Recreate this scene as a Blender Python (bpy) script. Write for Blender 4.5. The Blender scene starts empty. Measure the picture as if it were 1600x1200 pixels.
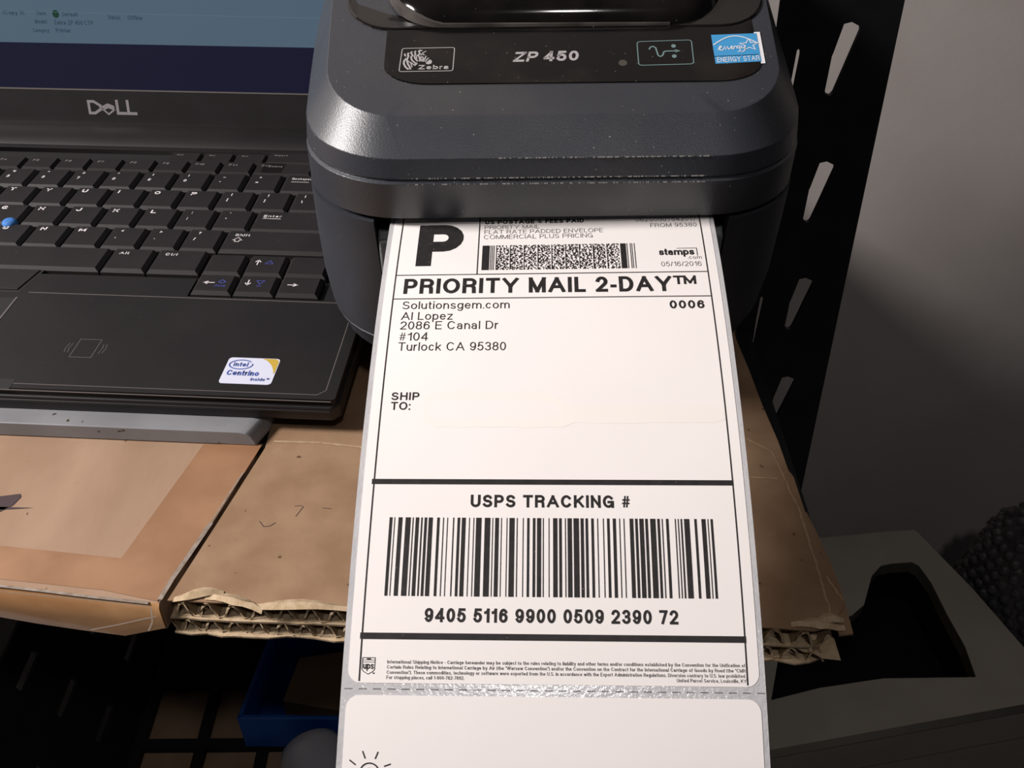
import bpy, bmesh, math, random
import numpy as np
from mathutils import Vector, Matrix

# ---------------------------------------------------------------- camera, world, lights
S = bpy.context.scene
COL = S.collection
MM = 0.001
H = 260.0                      # camera height above the cardboard (mm); cardboard top is z = 0
FPX, PITCH, NADIR_X = 1530.0, 39.5, 815.0
_yv = 600 + FPX / math.tan(math.radians(PITCH))
_d = np.array([(NADIR_X - 800) / FPX, (_yv - 600) / FPX, 1.0]); _up = -_d / np.linalg.norm(_d)
_x = np.cross(_up, np.array([0, 0, 1.0])); _x /= np.linalg.norm(_x)
if _x[0] < 0: _x = -_x
CM = np.stack([_x, np.cross(_up, _x), _up])        # world <- camera (x right, y down, z forward)

cam = bpy.data.cameras.new('camera'); cam.sensor_width = 36; cam.lens = FPX / 1600 * 36
cam.clip_start = 0.01; cam.clip_end = 20
camo = bpy.data.objects.new('camera', cam); COL.objects.link(camo)
mw = Matrix.Identity(4)
for i in range(3):
    mw[i][0] = CM[i, 0]; mw[i][1] = -CM[i, 1]; mw[i][2] = -CM[i, 2]
mw[0][3], mw[1][3], mw[2][3] = 0, 0, H * MM
camo.matrix_world = mw
S.camera = camo

wd = bpy.data.worlds.new('world'); S.world = wd; wd.use_nodes = True
wd.node_tree.nodes['Background'].inputs[0].default_value = (0.9, 0.92, 1.0, 1)
wd.node_tree.nodes['Background'].inputs[1].default_value = 0.02

def area(name, loc, target, size, power, color):
    l = bpy.data.lights.new(name, 'AREA'); l.shape = 'DISK'; l.size = size * MM; l.energy = power; l.color = color
    o = bpy.data.objects.new(name, l); COL.objects.link(o)
    o.location = [c * MM for c in loc]
    o.rotation_euler = (Vector(target) - Vector(loc)).to_track_quat('-Z', 'Y').to_euler()
    return o
area('work_lamp', (-1030, 140, 830), (20, 200, 40), 300, 26.8, (1.0, 0.95, 0.92))
area('ceiling_lamp', (95, -310, 960), (20, 250, 0), 70, 1.35, (1.0, 0.96, 0.93))
S.view_settings.view_transform = 'Standard'; S.view_settings.look = 'None'
S.view_settings.exposure = 0.0; S.view_settings.gamma = 1.0; S.view_settings.use_curve_mapping = False

# ---------------------------------------------------------------- helpers
def ray(px, py):
    return CM @ np.array([(px - 800) / FPX, (py - 600) / FPX, 1.0])
def onz(px, py, z=0.0):                       # photo pixel -> point on the horizontal plane at height z (mm)
    r = ray(px, py); k = (z - H) / r[2]; return (r[0] * k, r[1] * k, z)
def onplane(px, py, p, n):
    r = ray(px, py); c = np.array([0, 0, H]); n = np.array(n, float)
    k = np.dot(np.array(p, float) - c, n) / np.dot(r, n); return c + r * k
R01 = random.Random(7)

def mesh_obj(name, verts, faces, mat, parent=None, smooth=None, bevel=None, scale=MM):
    me = bpy.data.meshes.new(name)
    me.from_pydata([(v[0] * scale, v[1] * scale, v[2] * scale) for v in verts], [], faces)
    return _fin(name, me, mat, parent, smooth, bevel)
def _fin(name, me, mat, parent, smooth, bevel):
    bm = bmesh.new(); bm.from_mesh(me)
    bmesh.ops.recalc_face_normals(bm, faces=bm.faces); bm.to_mesh(me); bm.free()
    if mat: me.materials.append(mat)
    if smooth is not None:
        for p in me.polygons: p.use_smooth = True
        me.set_sharp_from_angle(angle=math.radians(smooth))
    o = bpy.data.objects.new(name, me); COL.objects.link(o)
    if bevel:
        b = o.modifiers.new('edge', 'BEVEL'); b.width = bevel * MM; b.segments = 2; b.limit_method = 'ANGLE'; b.angle_limit = math.radians(25)
    if parent: o.parent = parent
    return o
def flat_obj(name, verts, faces, mat, parent=None):          # no normal recalculation (printed marks)
    me = bpy.data.meshes.new(name)
    me.from_pydata([(v[0] * MM, v[1] * MM, v[2] * MM) for v in verts], [], faces)
    me.materials.append(mat)
    o = bpy.data.objects.new(name, me); COL.objects.link(o)
    if parent: o.parent = parent
    return o
def tag(o, label=None, cat=None, group=None, kind=None):
    if label: o['label'] = label
    if cat: o['category'] = cat
    if group: o['group'] = group
    if kind: o['kind'] = kind
    return o
def empty(name, loc=(0, 0, 0), rz=0.0):
    o = bpy.data.objects.new(name, None); COL.objects.link(o); o.empty_display_size = 0.02
    o.location = [c * MM for c in loc]; o.rotation_euler = (0, 0, rz); return o
def box(name, lo, hi, mat, parent=None, bevel=None, smooth=None):
    x0, y0, z0 = lo; x1, y1, z1 = hi
    v = [(x, y, z) for z in (z0, z1) for y in (y0, y1) for x in (x0, x1)]
    f = [(0, 1, 3, 2), (4, 6, 7, 5), (0, 4, 5, 1), (2, 3, 7, 6), (0, 2, 6, 4), (1, 5, 7, 3)]
    return mesh_obj(name, v, f, mat, parent, smooth, bevel)
def prism(name, pts, z0, z1, mat, parent=None, bevel=None, smooth=None, top=None):
    """polygon pts (x, y) extruded from z0 to z1; top = optional other outline for the upper rim"""
    n = len(pts); top = top or pts
    f0 = z0 if callable(z0) else (lambda x, y: z0); f1 = z1 if callable(z1) else (lambda x, y: z1)
    v = [(p[0], p[1], f0(*p)) for p in pts] + [(p[0], p[1], f1(*p)) for p in top]
    f = [tuple(range(n))[::-1], tuple(range(n, 2 * n))] + [(i, (i + 1) % n, n + (i + 1) % n, n + i) for i in range(n)]
    return mesh_obj(name, v, f, mat, parent, smooth, bevel)
def rrect(x0, y0, x1, y1, r, n=5):
    pts = []
    for cx, cy, a in ((x1 - r, y0 + r, -90), (x1 - r, y1 - r, 0), (x0 + r, y1 - r, 90), (x0 + r, y0 + r, 180)):
        for i in range(n + 1):
            t = math.radians(a + 90 * i / n); pts.append((cx + r * math.cos(t), cy + r * math.sin(t)))
    return pts
def holed(name, outer, holes, depth, mat, parent=None):
    """flat plate in local XY with holes, extruded to +-depth (mm)"""
    cu = bpy.data.curves.new(name, 'CURVE'); cu.dimensions = '2D'; cu.fill_mode = 'BOTH'; cu.extrude = depth * MM
    for poly in [outer] + holes:
        s = cu.splines.new('POLY'); s.points.add(len(poly) - 1); s.use_cyclic_u = True
        for p, q in zip(s.points, poly): p.co = (q[0] * MM, q[1] * MM, 0, 1)
    t = bpy.data.objects.new('tmp', cu); COL.objects.link(t)
    me = bpy.data.meshes.new_from_object(t.evaluated_get(bpy.context.evaluated_depsgraph_get()))
    bpy.data.objects.remove(t); bpy.data.curves.remove(cu)
    me.name = name; me.materials.clear(); me.materials.append(mat)
    o = bpy.data.objects.new(name, me); COL.objects.link(o)
    if parent: o.parent = parent
    return o

# ---------------------------------------------------------------- stroke lettering (plain grotesque letterforms)
XH = 0.73
def a(*k): return ('a',) + k
G = {
'A': (.92, 'c', [[(0, 0), (.5, 1)], [(1, 0), (.5, 1)], [(.2, .33), (.8, .33)]]),
'B': (.74, 'c', [[(0, 0), (0, 1), (.6, 1), a(.6, .76, .36, .24, 90, -90), (0, .52)], [(.6, .52), a(.6, .26, .4, .26, 90, -90), (0, 0)]]),
'C': (.84, 'c', [[a(.5, .5, .5, .5, 40, 320)]]),
'D': (.78, 'c', [[(0, 0), (0, 1), (.45, 1), a(.45, .5, .55, .5, 90, -90), (0, 0)]]),
'E': (.66, 'c', [[(1, 1), (0, 1), (0, 0), (1, 0)], [(0, .52), (.92, .52)]]),
'F': (.62, 'c', [[(0, 0), (0, 1), (1, 1)], [(0, .5), (.88, .5)]]),
'G': (.86, 'c', [[a(.5, .5, .5, .5, 42, 345)], [(1, 0), (1, .45), (.55, .45)]]),
'H': (.76, 'c', [[(0, 0), (0, 1)], [(1, 0), (1, 1)], [(0, .52), (1, .52)]]),
'I': (0, 'c', [[(0, 0), (0, 1)]]),
'J': (.55, 'c', [[(1, 1), (1, .3), a(.5, .3, .5, .3, 0, -180)]]),
'K': (.78, 'c', [[(0, 0), (0, 1)], [(.95, 1), (0, .34)], [(1, 0), (.36, .6)]]),
'L': (.6, 'c', [[(0, 1), (0, 0), (1, 0)]]),
'M': (.92, 'c', [[(0, 0), (0, 1)], [(0, 1), (.5, 0)], [(.5, 0), (1, 1)], [(1, 1), (1, 0)]]),
'N': (.76, 'c', [[(0, 0), (0, 1)], [(0, 1), (1, 0)], [(1, 0), (1, 1)]]),
'O': (.92, 'c', [[a(.5, .5, .5, .5, 0, 360)]]),
'P': (.72, 'c', [[(0, 0), (0, 1), (.58, 1), a(.58, .72, .42, .28, 90, -90), (0, .44)]]),
'Q': (.92, 'c', [[a(.5, .5, .5, .5, 0, 360)], [(.6, .25), (1, -.02)]]),
'R': (.76, 'c', [[(0, 0), (0, 1), (.58, 1), a(.58, .745, .4, .255, 90, -90), (0, .49)], [(.55, .49), a(.6, .27, .33, .22, 90, 0), (.95, 0)]]),
'S': (.74, 'c', [[a(.5, .745, .45, .255, 25, 270)], [a(.5, .25, .5, .25, 90, -155)]]),
'T': (.76, 'c', [[(0, 1), (1, 1)], [(.5, 0), (.5, 1)]]),
'U': (.76, 'c', [[(0, 1), (0, .33), a(.5, .33, .5, .33, 180, 360), (1, 1)]]),
'V': (.88, 'c', [[(0, 1), (.5, 0)], [(.5, 0), (1, 1)]]),
'W': (1.25, 'c', [[(0, 1), (.25, 0)], [(.25, 0), (.5, 1)], [(.5, 1), (.75, 0)], [(.75, 0), (1, 1)]]),
'X': (.84, 'c', [[(0, 1), (1, 0)], [(0, 0), (1, 1)]]),
'Y': (.88, 'c', [[(0, 1), (.5, .42)], [(1, 1), (.5, .42)], [(.5, .45), (.5, 0)]]),
'Z': (.76, 'c', [[(0, 1), (1, 1)], [(1, 1), (0, 0)], [(0, 0), (1, 0)]]),
'0': (.64, 'c', [[a(.5, .5, .5, .5, 0, 360)]]),
'1': (.4, 'c', [[(1, 0), (1, 1)], [(0, .76), (.6, .8), (1, 1)]]),
'2': (.64, 'c', [[a(.5, .71, .5, .29, 165, -35), (0, 0)], [(0, 0), (1, 0)]]),
'3': (.64, 'c', [[a(.5, .75, .45, .25, 160, -90)], [a(.5, .26, .5, .26, 90, -160)]]),
'4': (.68, 'c', [[(.76, 0), (.76, 1)], [(.76, 1), (0, .3)], [(0, .25), (1, .25)]]),
'5': (.64, 'c', [[(.92, 1), (.2, 1), (.08, .48)], [a(.48, .33, .52, .33, 140, -155)]]),
'6': (.64, 'c', [[a(.5, .31, .5, .31, 0, 360)], [a(.53, .5, .53, .5, 40, 200)]]),
'7': (.62, 'c', [[(0, 1), (1, 1)], [(1, 1), (.33, 0)]]),
'8': (.64, 'c', [[a(.5, .76, .44, .24, 0, 360)], [a(.5, .27, .5, .27, 0, 360)]]),
'9': (.64, 'c', [[a(.5, .69, .5, .31, 0, 360)], [a(.47, .5, .53, .5, 220, 380)]]),
'a': (.6, 'x', [[a(.45, .5, .43, .23, 160, 0), (.88, 0)], [a(.44, .21, .44, .21, 0, 360)]]),
'b': (.62, 'x', [[(0, 0), (0, 1)], [a(.5, .365, .5, .365, 0, 360)]]),
'c': (.58, 'x', [[a(.5, .365, .5, .365, 42, 318)]]),
'd': (.62, 'x', [[(1, 0), (1, 1)], [a(.5, .365, .5, .365, 0, 360)]]),
'e': (.62, 'x', [[(0, .38), (1, .38), a(.5, .365, .5, .365, 2, 318)]]),
'f': (.36, 'x', [[(.4, 0), (.4, .78), a(.9, .78, .5, .22, 180, 90)], [(0, .73), (.95, .73)]]),
'g': (.62, 'x', [[a(.5, .365, .5, .365, 0, 360)], [(1, .73), (1, -.05), a(.5, -.05, .5, .23, 0, -150)]]),
'h': (.58, 'x', [[(0, 0), (0, 1)], [(0, .4), a(.5, .4, .5, .33, 180, 0), (1, 0)]]),
'i': (0, 'x', [[(0, 0), (0, .73)], [(0, .95), (0, 1)]]),
'j': (.2, 'x', [[(1, .73), (1, -.1), a(.3, -.1, .7, .18, 0, -90)], [(1, .95), (1, 1)]]),
'k': (.58, 'x', [[(0, 0), (0, 1)], [(.95, .73), (0, .24)], [(1, 0), (.35, .42)]]),
'l': (0, 'x', [[(0, 0), (0, 1)]]),
'm': (.98, 'x', [[(0, 0), (0, .73)], [(0, .45), a(.25, .45, .25, .28, 180, 0), (.5, 0)], [(.5, .45), a(.75, .45, .25, .28, 180, 0), (1, 0)]]),
'n': (.58, 'x', [[(0, 0), (0, .73)], [(0, .4), a(.5, .4, .5, .33, 180, 0), (1, 0)]]),
'o': (.64, 'x', [[a(.5, .365, .5, .365, 0, 360)]]),
'p': (.62, 'x', [[(0, -.28), (0, .73)], [a(.5, .365, .5, .365, 0, 360)]]),
'q': (.62, 'x', [[(1, -.28), (1, .73)], [a(.5, .365, .5, .365, 0, 360)]]),
'r': (.36, 'x', [[(0, 0), (0, .73)], [(0, .4), a(.9, .4, .9, .33, 180, 85)]]),
's': (.56, 'x', [[a(.5, .54, .45, .19, 25, 270)], [a(.5, .18, .5, .18, 90, -155)]]),
't': (.34, 'x', [[(.4, .95), (.4, .14), a(.9, .14, .5, .14, 180, 280)], [(0, .73), (.95, .73)]]),
'u': (.58, 'x', [[(0, .73), (0, .3), a(.5, .3, .5, .3, 180, 360)], [(1, .73), (1, 0)]]),
'v': (.62, 'x', [[(0, .73), (.5, 0)], [(.5, 0), (1, .73)]]),
'w': (.92, 'x', [[(0, .73), (.25, 0)], [(.25, 0), (.5, .73)], [(.5, .73), (.75, 0)], [(.75, 0), (1, .73)]]),
'x': (.6, 'x', [[(0, .73), (1, 0)], [(0, 0), (1, .73)]]),
'y': (.62, 'x', [[(0, .73), (.52, 0)], [(1, .73), (.4, -.28), (.1, -.28)]]),
'z': (.58, 'x', [[(0, .73), (1, .73)], [(1, .73), (0, 0)], [(0, 0), (1, 0)]]),
'.': (0, 'c', [[(0, 0), (0, .02)]]), ',': (0, 'c', [[(0, -.12), (0, .02)]]),
':': (0, 'x', [[(0, 0), (0, .02)], [(0, .71), (0, .73)]]), ';': (0, 'x', [[(0, -.12), (0, .02)], [(0, .71), (0, .73)]]),
'-': (.32, 'c', [[(0, .34), (1, .34)]]), '_': (.6, 'c', [[(0, -.1), (1, -.1)]]), '=': (.62, 'c', [[(0, .3), (1, .3)], [(0, .62), (1, .62)]]),
'+': (.62, 'c', [[(0, .45), (1, .45)], [(.5, .12), (.5, .78)]]), '/': (.32, 'c', [[(0, 0), (1, 1)]]), '\\': (.32, 'c', [[(0, 1), (1, 0)]]),
'|': (0, 'c', [[(0, -.15), (0, 1.05)]]), '(': (.26, 'c', [[a(1.1, .42, 1.1, .66, 130, 230)]]), ')': (.26, 'c', [[a(-.1, .42, 1.1, .66, 50, -50)]]),
'[': (.26, 'c', [[(1, 1.05), (0, 1.05), (0, -.15), (1, -.15)]]), ']': (.26, 'c', [[(0, 1.05), (1, 1.05), (1, -.15), (0, -.15)]]),
'{': (.28, 'c', [[(1, 1.05), (.4, .95), (.4, .55), (0, .45), (.4, .35), (.4, -.05), (1, -.15)]]),
'}': (.28, 'c', [[(0, 1.05), (.6, .95), (.6, .55), (1, .45), (.6, .35), (.6, -.05), (0, -.15)]]),
'<': (.6, 'c', [[(1, .8), (0, .45), (1, .1)]]), '>': (.6, 'c', [[(0, .8), (1, .45), (0, .1)]]),
'?': (.56, 'c', [[a(.5, .74, .5, .26, 170, -50), (.5, .3), (.5, .26)], [(.5, 0), (.5, .02)]]),
'#': (.68, 'c', [[(.18, 0), (.38, 1)], [(.62, 0), (.82, 1)], [(0, .33), (.95, .33)], [(.05, .67), (1, .67)]]),
'&': (.78, 'c', [[(1, 0), (.22, .72), a(.42, .8, .22, .2, 200, -60), (.1, .42), a(.38, .25, .38, .25, 140, 300), (.95, .48)]]),
'"': (.24, 'c', [[(0, .75), (0, 1)], [(1, .75), (1, 1)]]), "'": (0, 'c', [[(0, .75), (0, 1)]]),
'%': (.9, 'c', [[(.15, 0), (.85, 1)], [a(.2, .75, .2, .25, 0, 360)], [a(.8, .25, .2, .25, 0, 360)]]),
'^': (.5, 'c', [[(0, .6), (.5, 1), (1, .6)]]), '*': (.4, 'c', [[(.5, .55), (.5, 1)], [(.05, .66), (.95, .9)], [(.05, .9), (.95, .66)]]),
'$': (.66, 'c', [[a(.5, .72, .45, .2, 25, 270)], [a(.5, .27, .5, .25, 90, -155)], [(.5, -.05), (.5, 1.05)]]),
'!': (0, 'c', [[(0, .28), (0, 1)], [(0, 0), (0, .02)]]),
'\u2122': (1.1, 'c', [[(0, 1), (.38, 1)], [(.19, .5), (.19, 1)], [(.5, .5), (.5, 1)], [(.5, 1), (.74, .55)], [(.74, .55), (.98, 1)], [(.98, 1), (.98, .5)]]),
'~': (.6, 'c', [[(0, .4), (.3, .55), (.7, .4), (1, .55)]]),
}
def _poly(st, q=20):
    out = []
    for t in st:
        if t[0] == 'a':
            _, cx, cy, rx, ry, a0, a1 = t; n = max(3, int(abs(a1 - a0) / q))
            for i in range(n + 1):
                g = math.radians(a0 + (a1 - a0) * i / n); out.append((cx + rx * math.cos(g), cy + ry * math.sin(g)))
        else: out.append(t)
    r = [out[0]]
    for p in out[1:]:
        if abs(p[0] - r[-1][0]) + abs(p[1] - r[-1][1]) > 1e-6: r.append(p)
    return r
class Ink:
    """collects 2-D strokes and filled polygons (mm), then maps them on a surface"""
    def __init__(s): s.v = []; s.f = []
    def stroke(s, pts, w, cap=True, ylim=None, seg=4.0, closed=None):
        pts = [np.array(p, float) for p in pts]
        if closed is None: closed = len(pts) > 3 and np.linalg.norm(pts[0] - pts[-1]) < 1e-4
        if closed and np.linalg.norm(pts[0] - pts[-1]) < 1e-4: pts = pts[:-1]
        if cap and not closed:
            d = pts[0] - pts[1]; pts[0] = pts[0] + d / max(1e-9, np.linalg.norm(d)) * w / 2
            d = pts[-1] - pts[-2]; pts[-1] = pts[-1] + d / max(1e-9, np.linalg.norm(d)) * w / 2
        P = []
        m = len(pts); last = m if closed else m - 1
        for i in range(last):
            p, q = pts[i], pts[(i + 1) % m]; k = max(1, int(np.linalg.norm(q - p) / seg))
            P += [p + (q - p) * j / k for j in range(k)]
        if not closed: P.append(pts[-1])
        n = len(P); b = len(s.v)
        for i in range(n):
            if closed: d0 = P[i] - P[i - 1]; d1 = P[(i + 1) % n] - P[i]
            else: d0 = P[i] - P[i - 1] if i else P[1] - P[0]; d1 = P[i + 1] - P[i] if i < n - 1 else d0
            d0 = d0 / max(1e-9, np.linalg.norm(d0)); d1 = d1 / max(1e-9, np.linalg.norm(d1))
            n0 = np.array([-d0[1], d0[0]]); n1 = np.array([-d1[1], d1[0]]); nn = n0 + n1
            L = np.linalg.norm(nn); nn = nn / L if L > 1e-6 else n0
            k = w / 2 / max(0.6, float(np.dot(nn, n0)))
            for sgn in (1, -1):
                q = P[i] + nn * k * sgn
                if ylim: q[1] = min(max(q[1], ylim[0]), ylim[1])
                s.v.append((q[0], q[1]))
        for i in range(n if closed else n - 1):
            j = (i + 1) % n
            s.f.append((b + 2 * i, b + 2 * i + 1, b + 2 * j + 1, b + 2 * j))
        return s
    def poly(s, pts):
        b = len(s.v); s.v += [tuple(p) for p in pts]; s.f.append(tuple(range(b, b + len(pts)))); return s
    def rect(s, x0, y0, x1, y1, seg=4.0):
        k = max(1, int(abs(y1 - y0) / seg)); m = max(1, int(abs(x1 - x0) / 30))
        for i in range(m):
            for j in range(k):
                xa = x0 + (x1 - x0) * i / m; xb = x0 + (x1 - x0) * (i + 1) / m; ya = y0 + (y1 - y0) * j / k; yb = y0 + (y1 - y0) * (j + 1) / k
                s.poly([(xa, ya), (xb, ya), (xb, yb), (xa, yb)])
        return s
    def text(s, txt, x0, y, cap, w, x1=None, gap=.17, slant=0.0, q=20, fy=1.0):
        """w = stem weight as a fraction of the cap height; fitted between x0 and x1 if x1 is given"""
        def adv(c): return .36 + gap * .4 if c == ' ' else max(G[c][0], w) + gap
        tot = sum(adv(c) for c in txt) - gap; hs = (x1 - x0) / (tot * cap) if x1 is not None else 1.0
        x = 0.0
        for c in txt:
            if c == ' ': x += adv(c); continue
            gw, kind, st = G[c]; gw2 = max(gw, w)
            for k in st:
                P = _poly(k, q); out = []
                for (u, v) in P:
                    if kind == 'c': vv = w / 2 + v * (1 - w)
                    elif v < 0: vv = w / 2 + v * (.28 - w / 2 + w / 2) / .28 if v < 0 else v
                    elif v <= XH: vv = w / 2 + v / XH * (XH - w)
                    else: vv = XH - w / 2 + (v - XH) / (1 - XH) * (1 - XH)
                    uu = x + (w / 2 + u * (gw2 - w) if gw2 > w else w / 2)
                    out.append((x0 + uu * cap * hs + slant * vv * cap, y + fy * vv * cap))
                hi = 1.0 if (kind == 'c' or max(p[1] for p in P) > XH + .01) else XH
                lo = 0.0 if min(p[1] for p in P) > -.01 else -.3
                if c in '|[]{}(),;$': lo, hi = -.3, 1.2
                ya, yb = sorted((y + fy * lo * cap, y + fy * hi * cap))
                s.stroke(out, (.6 if c in '#&$%' else 1) * w * cap * (1 + (min(hs, 1.35) - 1) * .5), ylim=(ya, yb))
            x += adv(c)
        return s
    def build(s, name, fn, mat, parent=None, z=0.0):
        v = [fn(p[0], p[1], z) for p in s.v]
        return flat_obj(name, v, s.f, mat, parent)

# ---------------------------------------------------------------- materials
def srgb(r, g, b):
    return tuple(((c / 255) / 12.92 if c / 255 <= .04045 else ((c / 255 + .055) / 1.055) ** 2.4) for c in (r, g, b)) + (1,)
def mat(name, col, rough=.5, col2=None, nscale=200, spec=.5, bump=0, bscale=600, metal=0, specks=None, emit=None, estr=1.0, trans=0, coat=0, alpha=1, stretch=None, ramp=(.35, .65), patches=None, aniso=None):
    m = bpy.data.materials.new(name); m.use_nodes = True
    nt = m.node_tree; N = nt.nodes; L = nt.links; b = N['Principled BSDF']
    b.inputs['Base Color'].default_value = col; b.inputs['Roughness'].default_value = rough
    b.inputs['Specular IOR Level'].default_value = spec; b.inputs['Metallic'].default_value = metal
    b.inputs['Transmission Weight'].default_value = trans; b.inputs['Coat Weight'].default_value = coat; b.inputs['Alpha'].default_value = alpha
    tc = N.new('ShaderNodeTexCoord'); vec = tc.outputs['Object']
    if stretch:
        mp = N.new('ShaderNodeMapping'); mp.inputs['Scale'].default_value = stretch; L.new(vec, mp.inputs[0]); vec2 = mp.outputs[0]
    else: vec2 = vec
    cur = None
    def noise(scale, det=4, v=vec2):
        n = N.new('ShaderNodeTexNoise'); n.inputs['Scale'].default_value = scale; n.inputs['Detail'].default_value = det; L.new(v, n.inputs['Vector']); return n.outputs['Fac']
    def rampn(fac, lo, hi):
        r = N.new('ShaderNodeMapRange'); r.inputs[1].default_value = lo; r.inputs[2].default_value = hi; L.new(fac, r.inputs[0]); return r.outputs[0]
    def mix(fac, A, B):
        x = N.new('ShaderNodeMix'); x.data_type = 'RGBA'; L.new(fac, x.inputs[0])
        if isinstance(A, tuple): x.inputs[6].default_value = A
        else: L.new(A, x.inputs[6])
        x.inputs[7].default_value = B; return x.outputs[2]
    cur = col
    if col2: cur = mix(rampn(noise(nscale), *ramp), cur, col2)
    if patches: cur = mix(rampn(noise(patches[1], 5, vec), patches[2], patches[3]), cur, patches[0])
    if specks:                                   # dust: (colour, scale, threshold)
        sc, ss_, th = specks
        cur = mix(rampn(noise(ss_, 1, vec), th, th + .03), cur, sc)
    if not isinstance(cur, tuple): L.new(cur, b.inputs['Base Color'])
    if emit:
        b.inputs['Emission Color'].default_value = emit; b.inputs['Emission Strength'].default_value = estr
    if bump:
        bp = N.new('ShaderNodeBump'); bp.inputs['Strength'].default_value = bump; bp.inputs['Distance'].default_value = .0004
        L.new(noise(bscale, 3), bp.inputs['Height']); L.new(bp.outputs[0], b.inputs['Normal'])
    return m
DUST = srgb(150, 145, 140)
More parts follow.
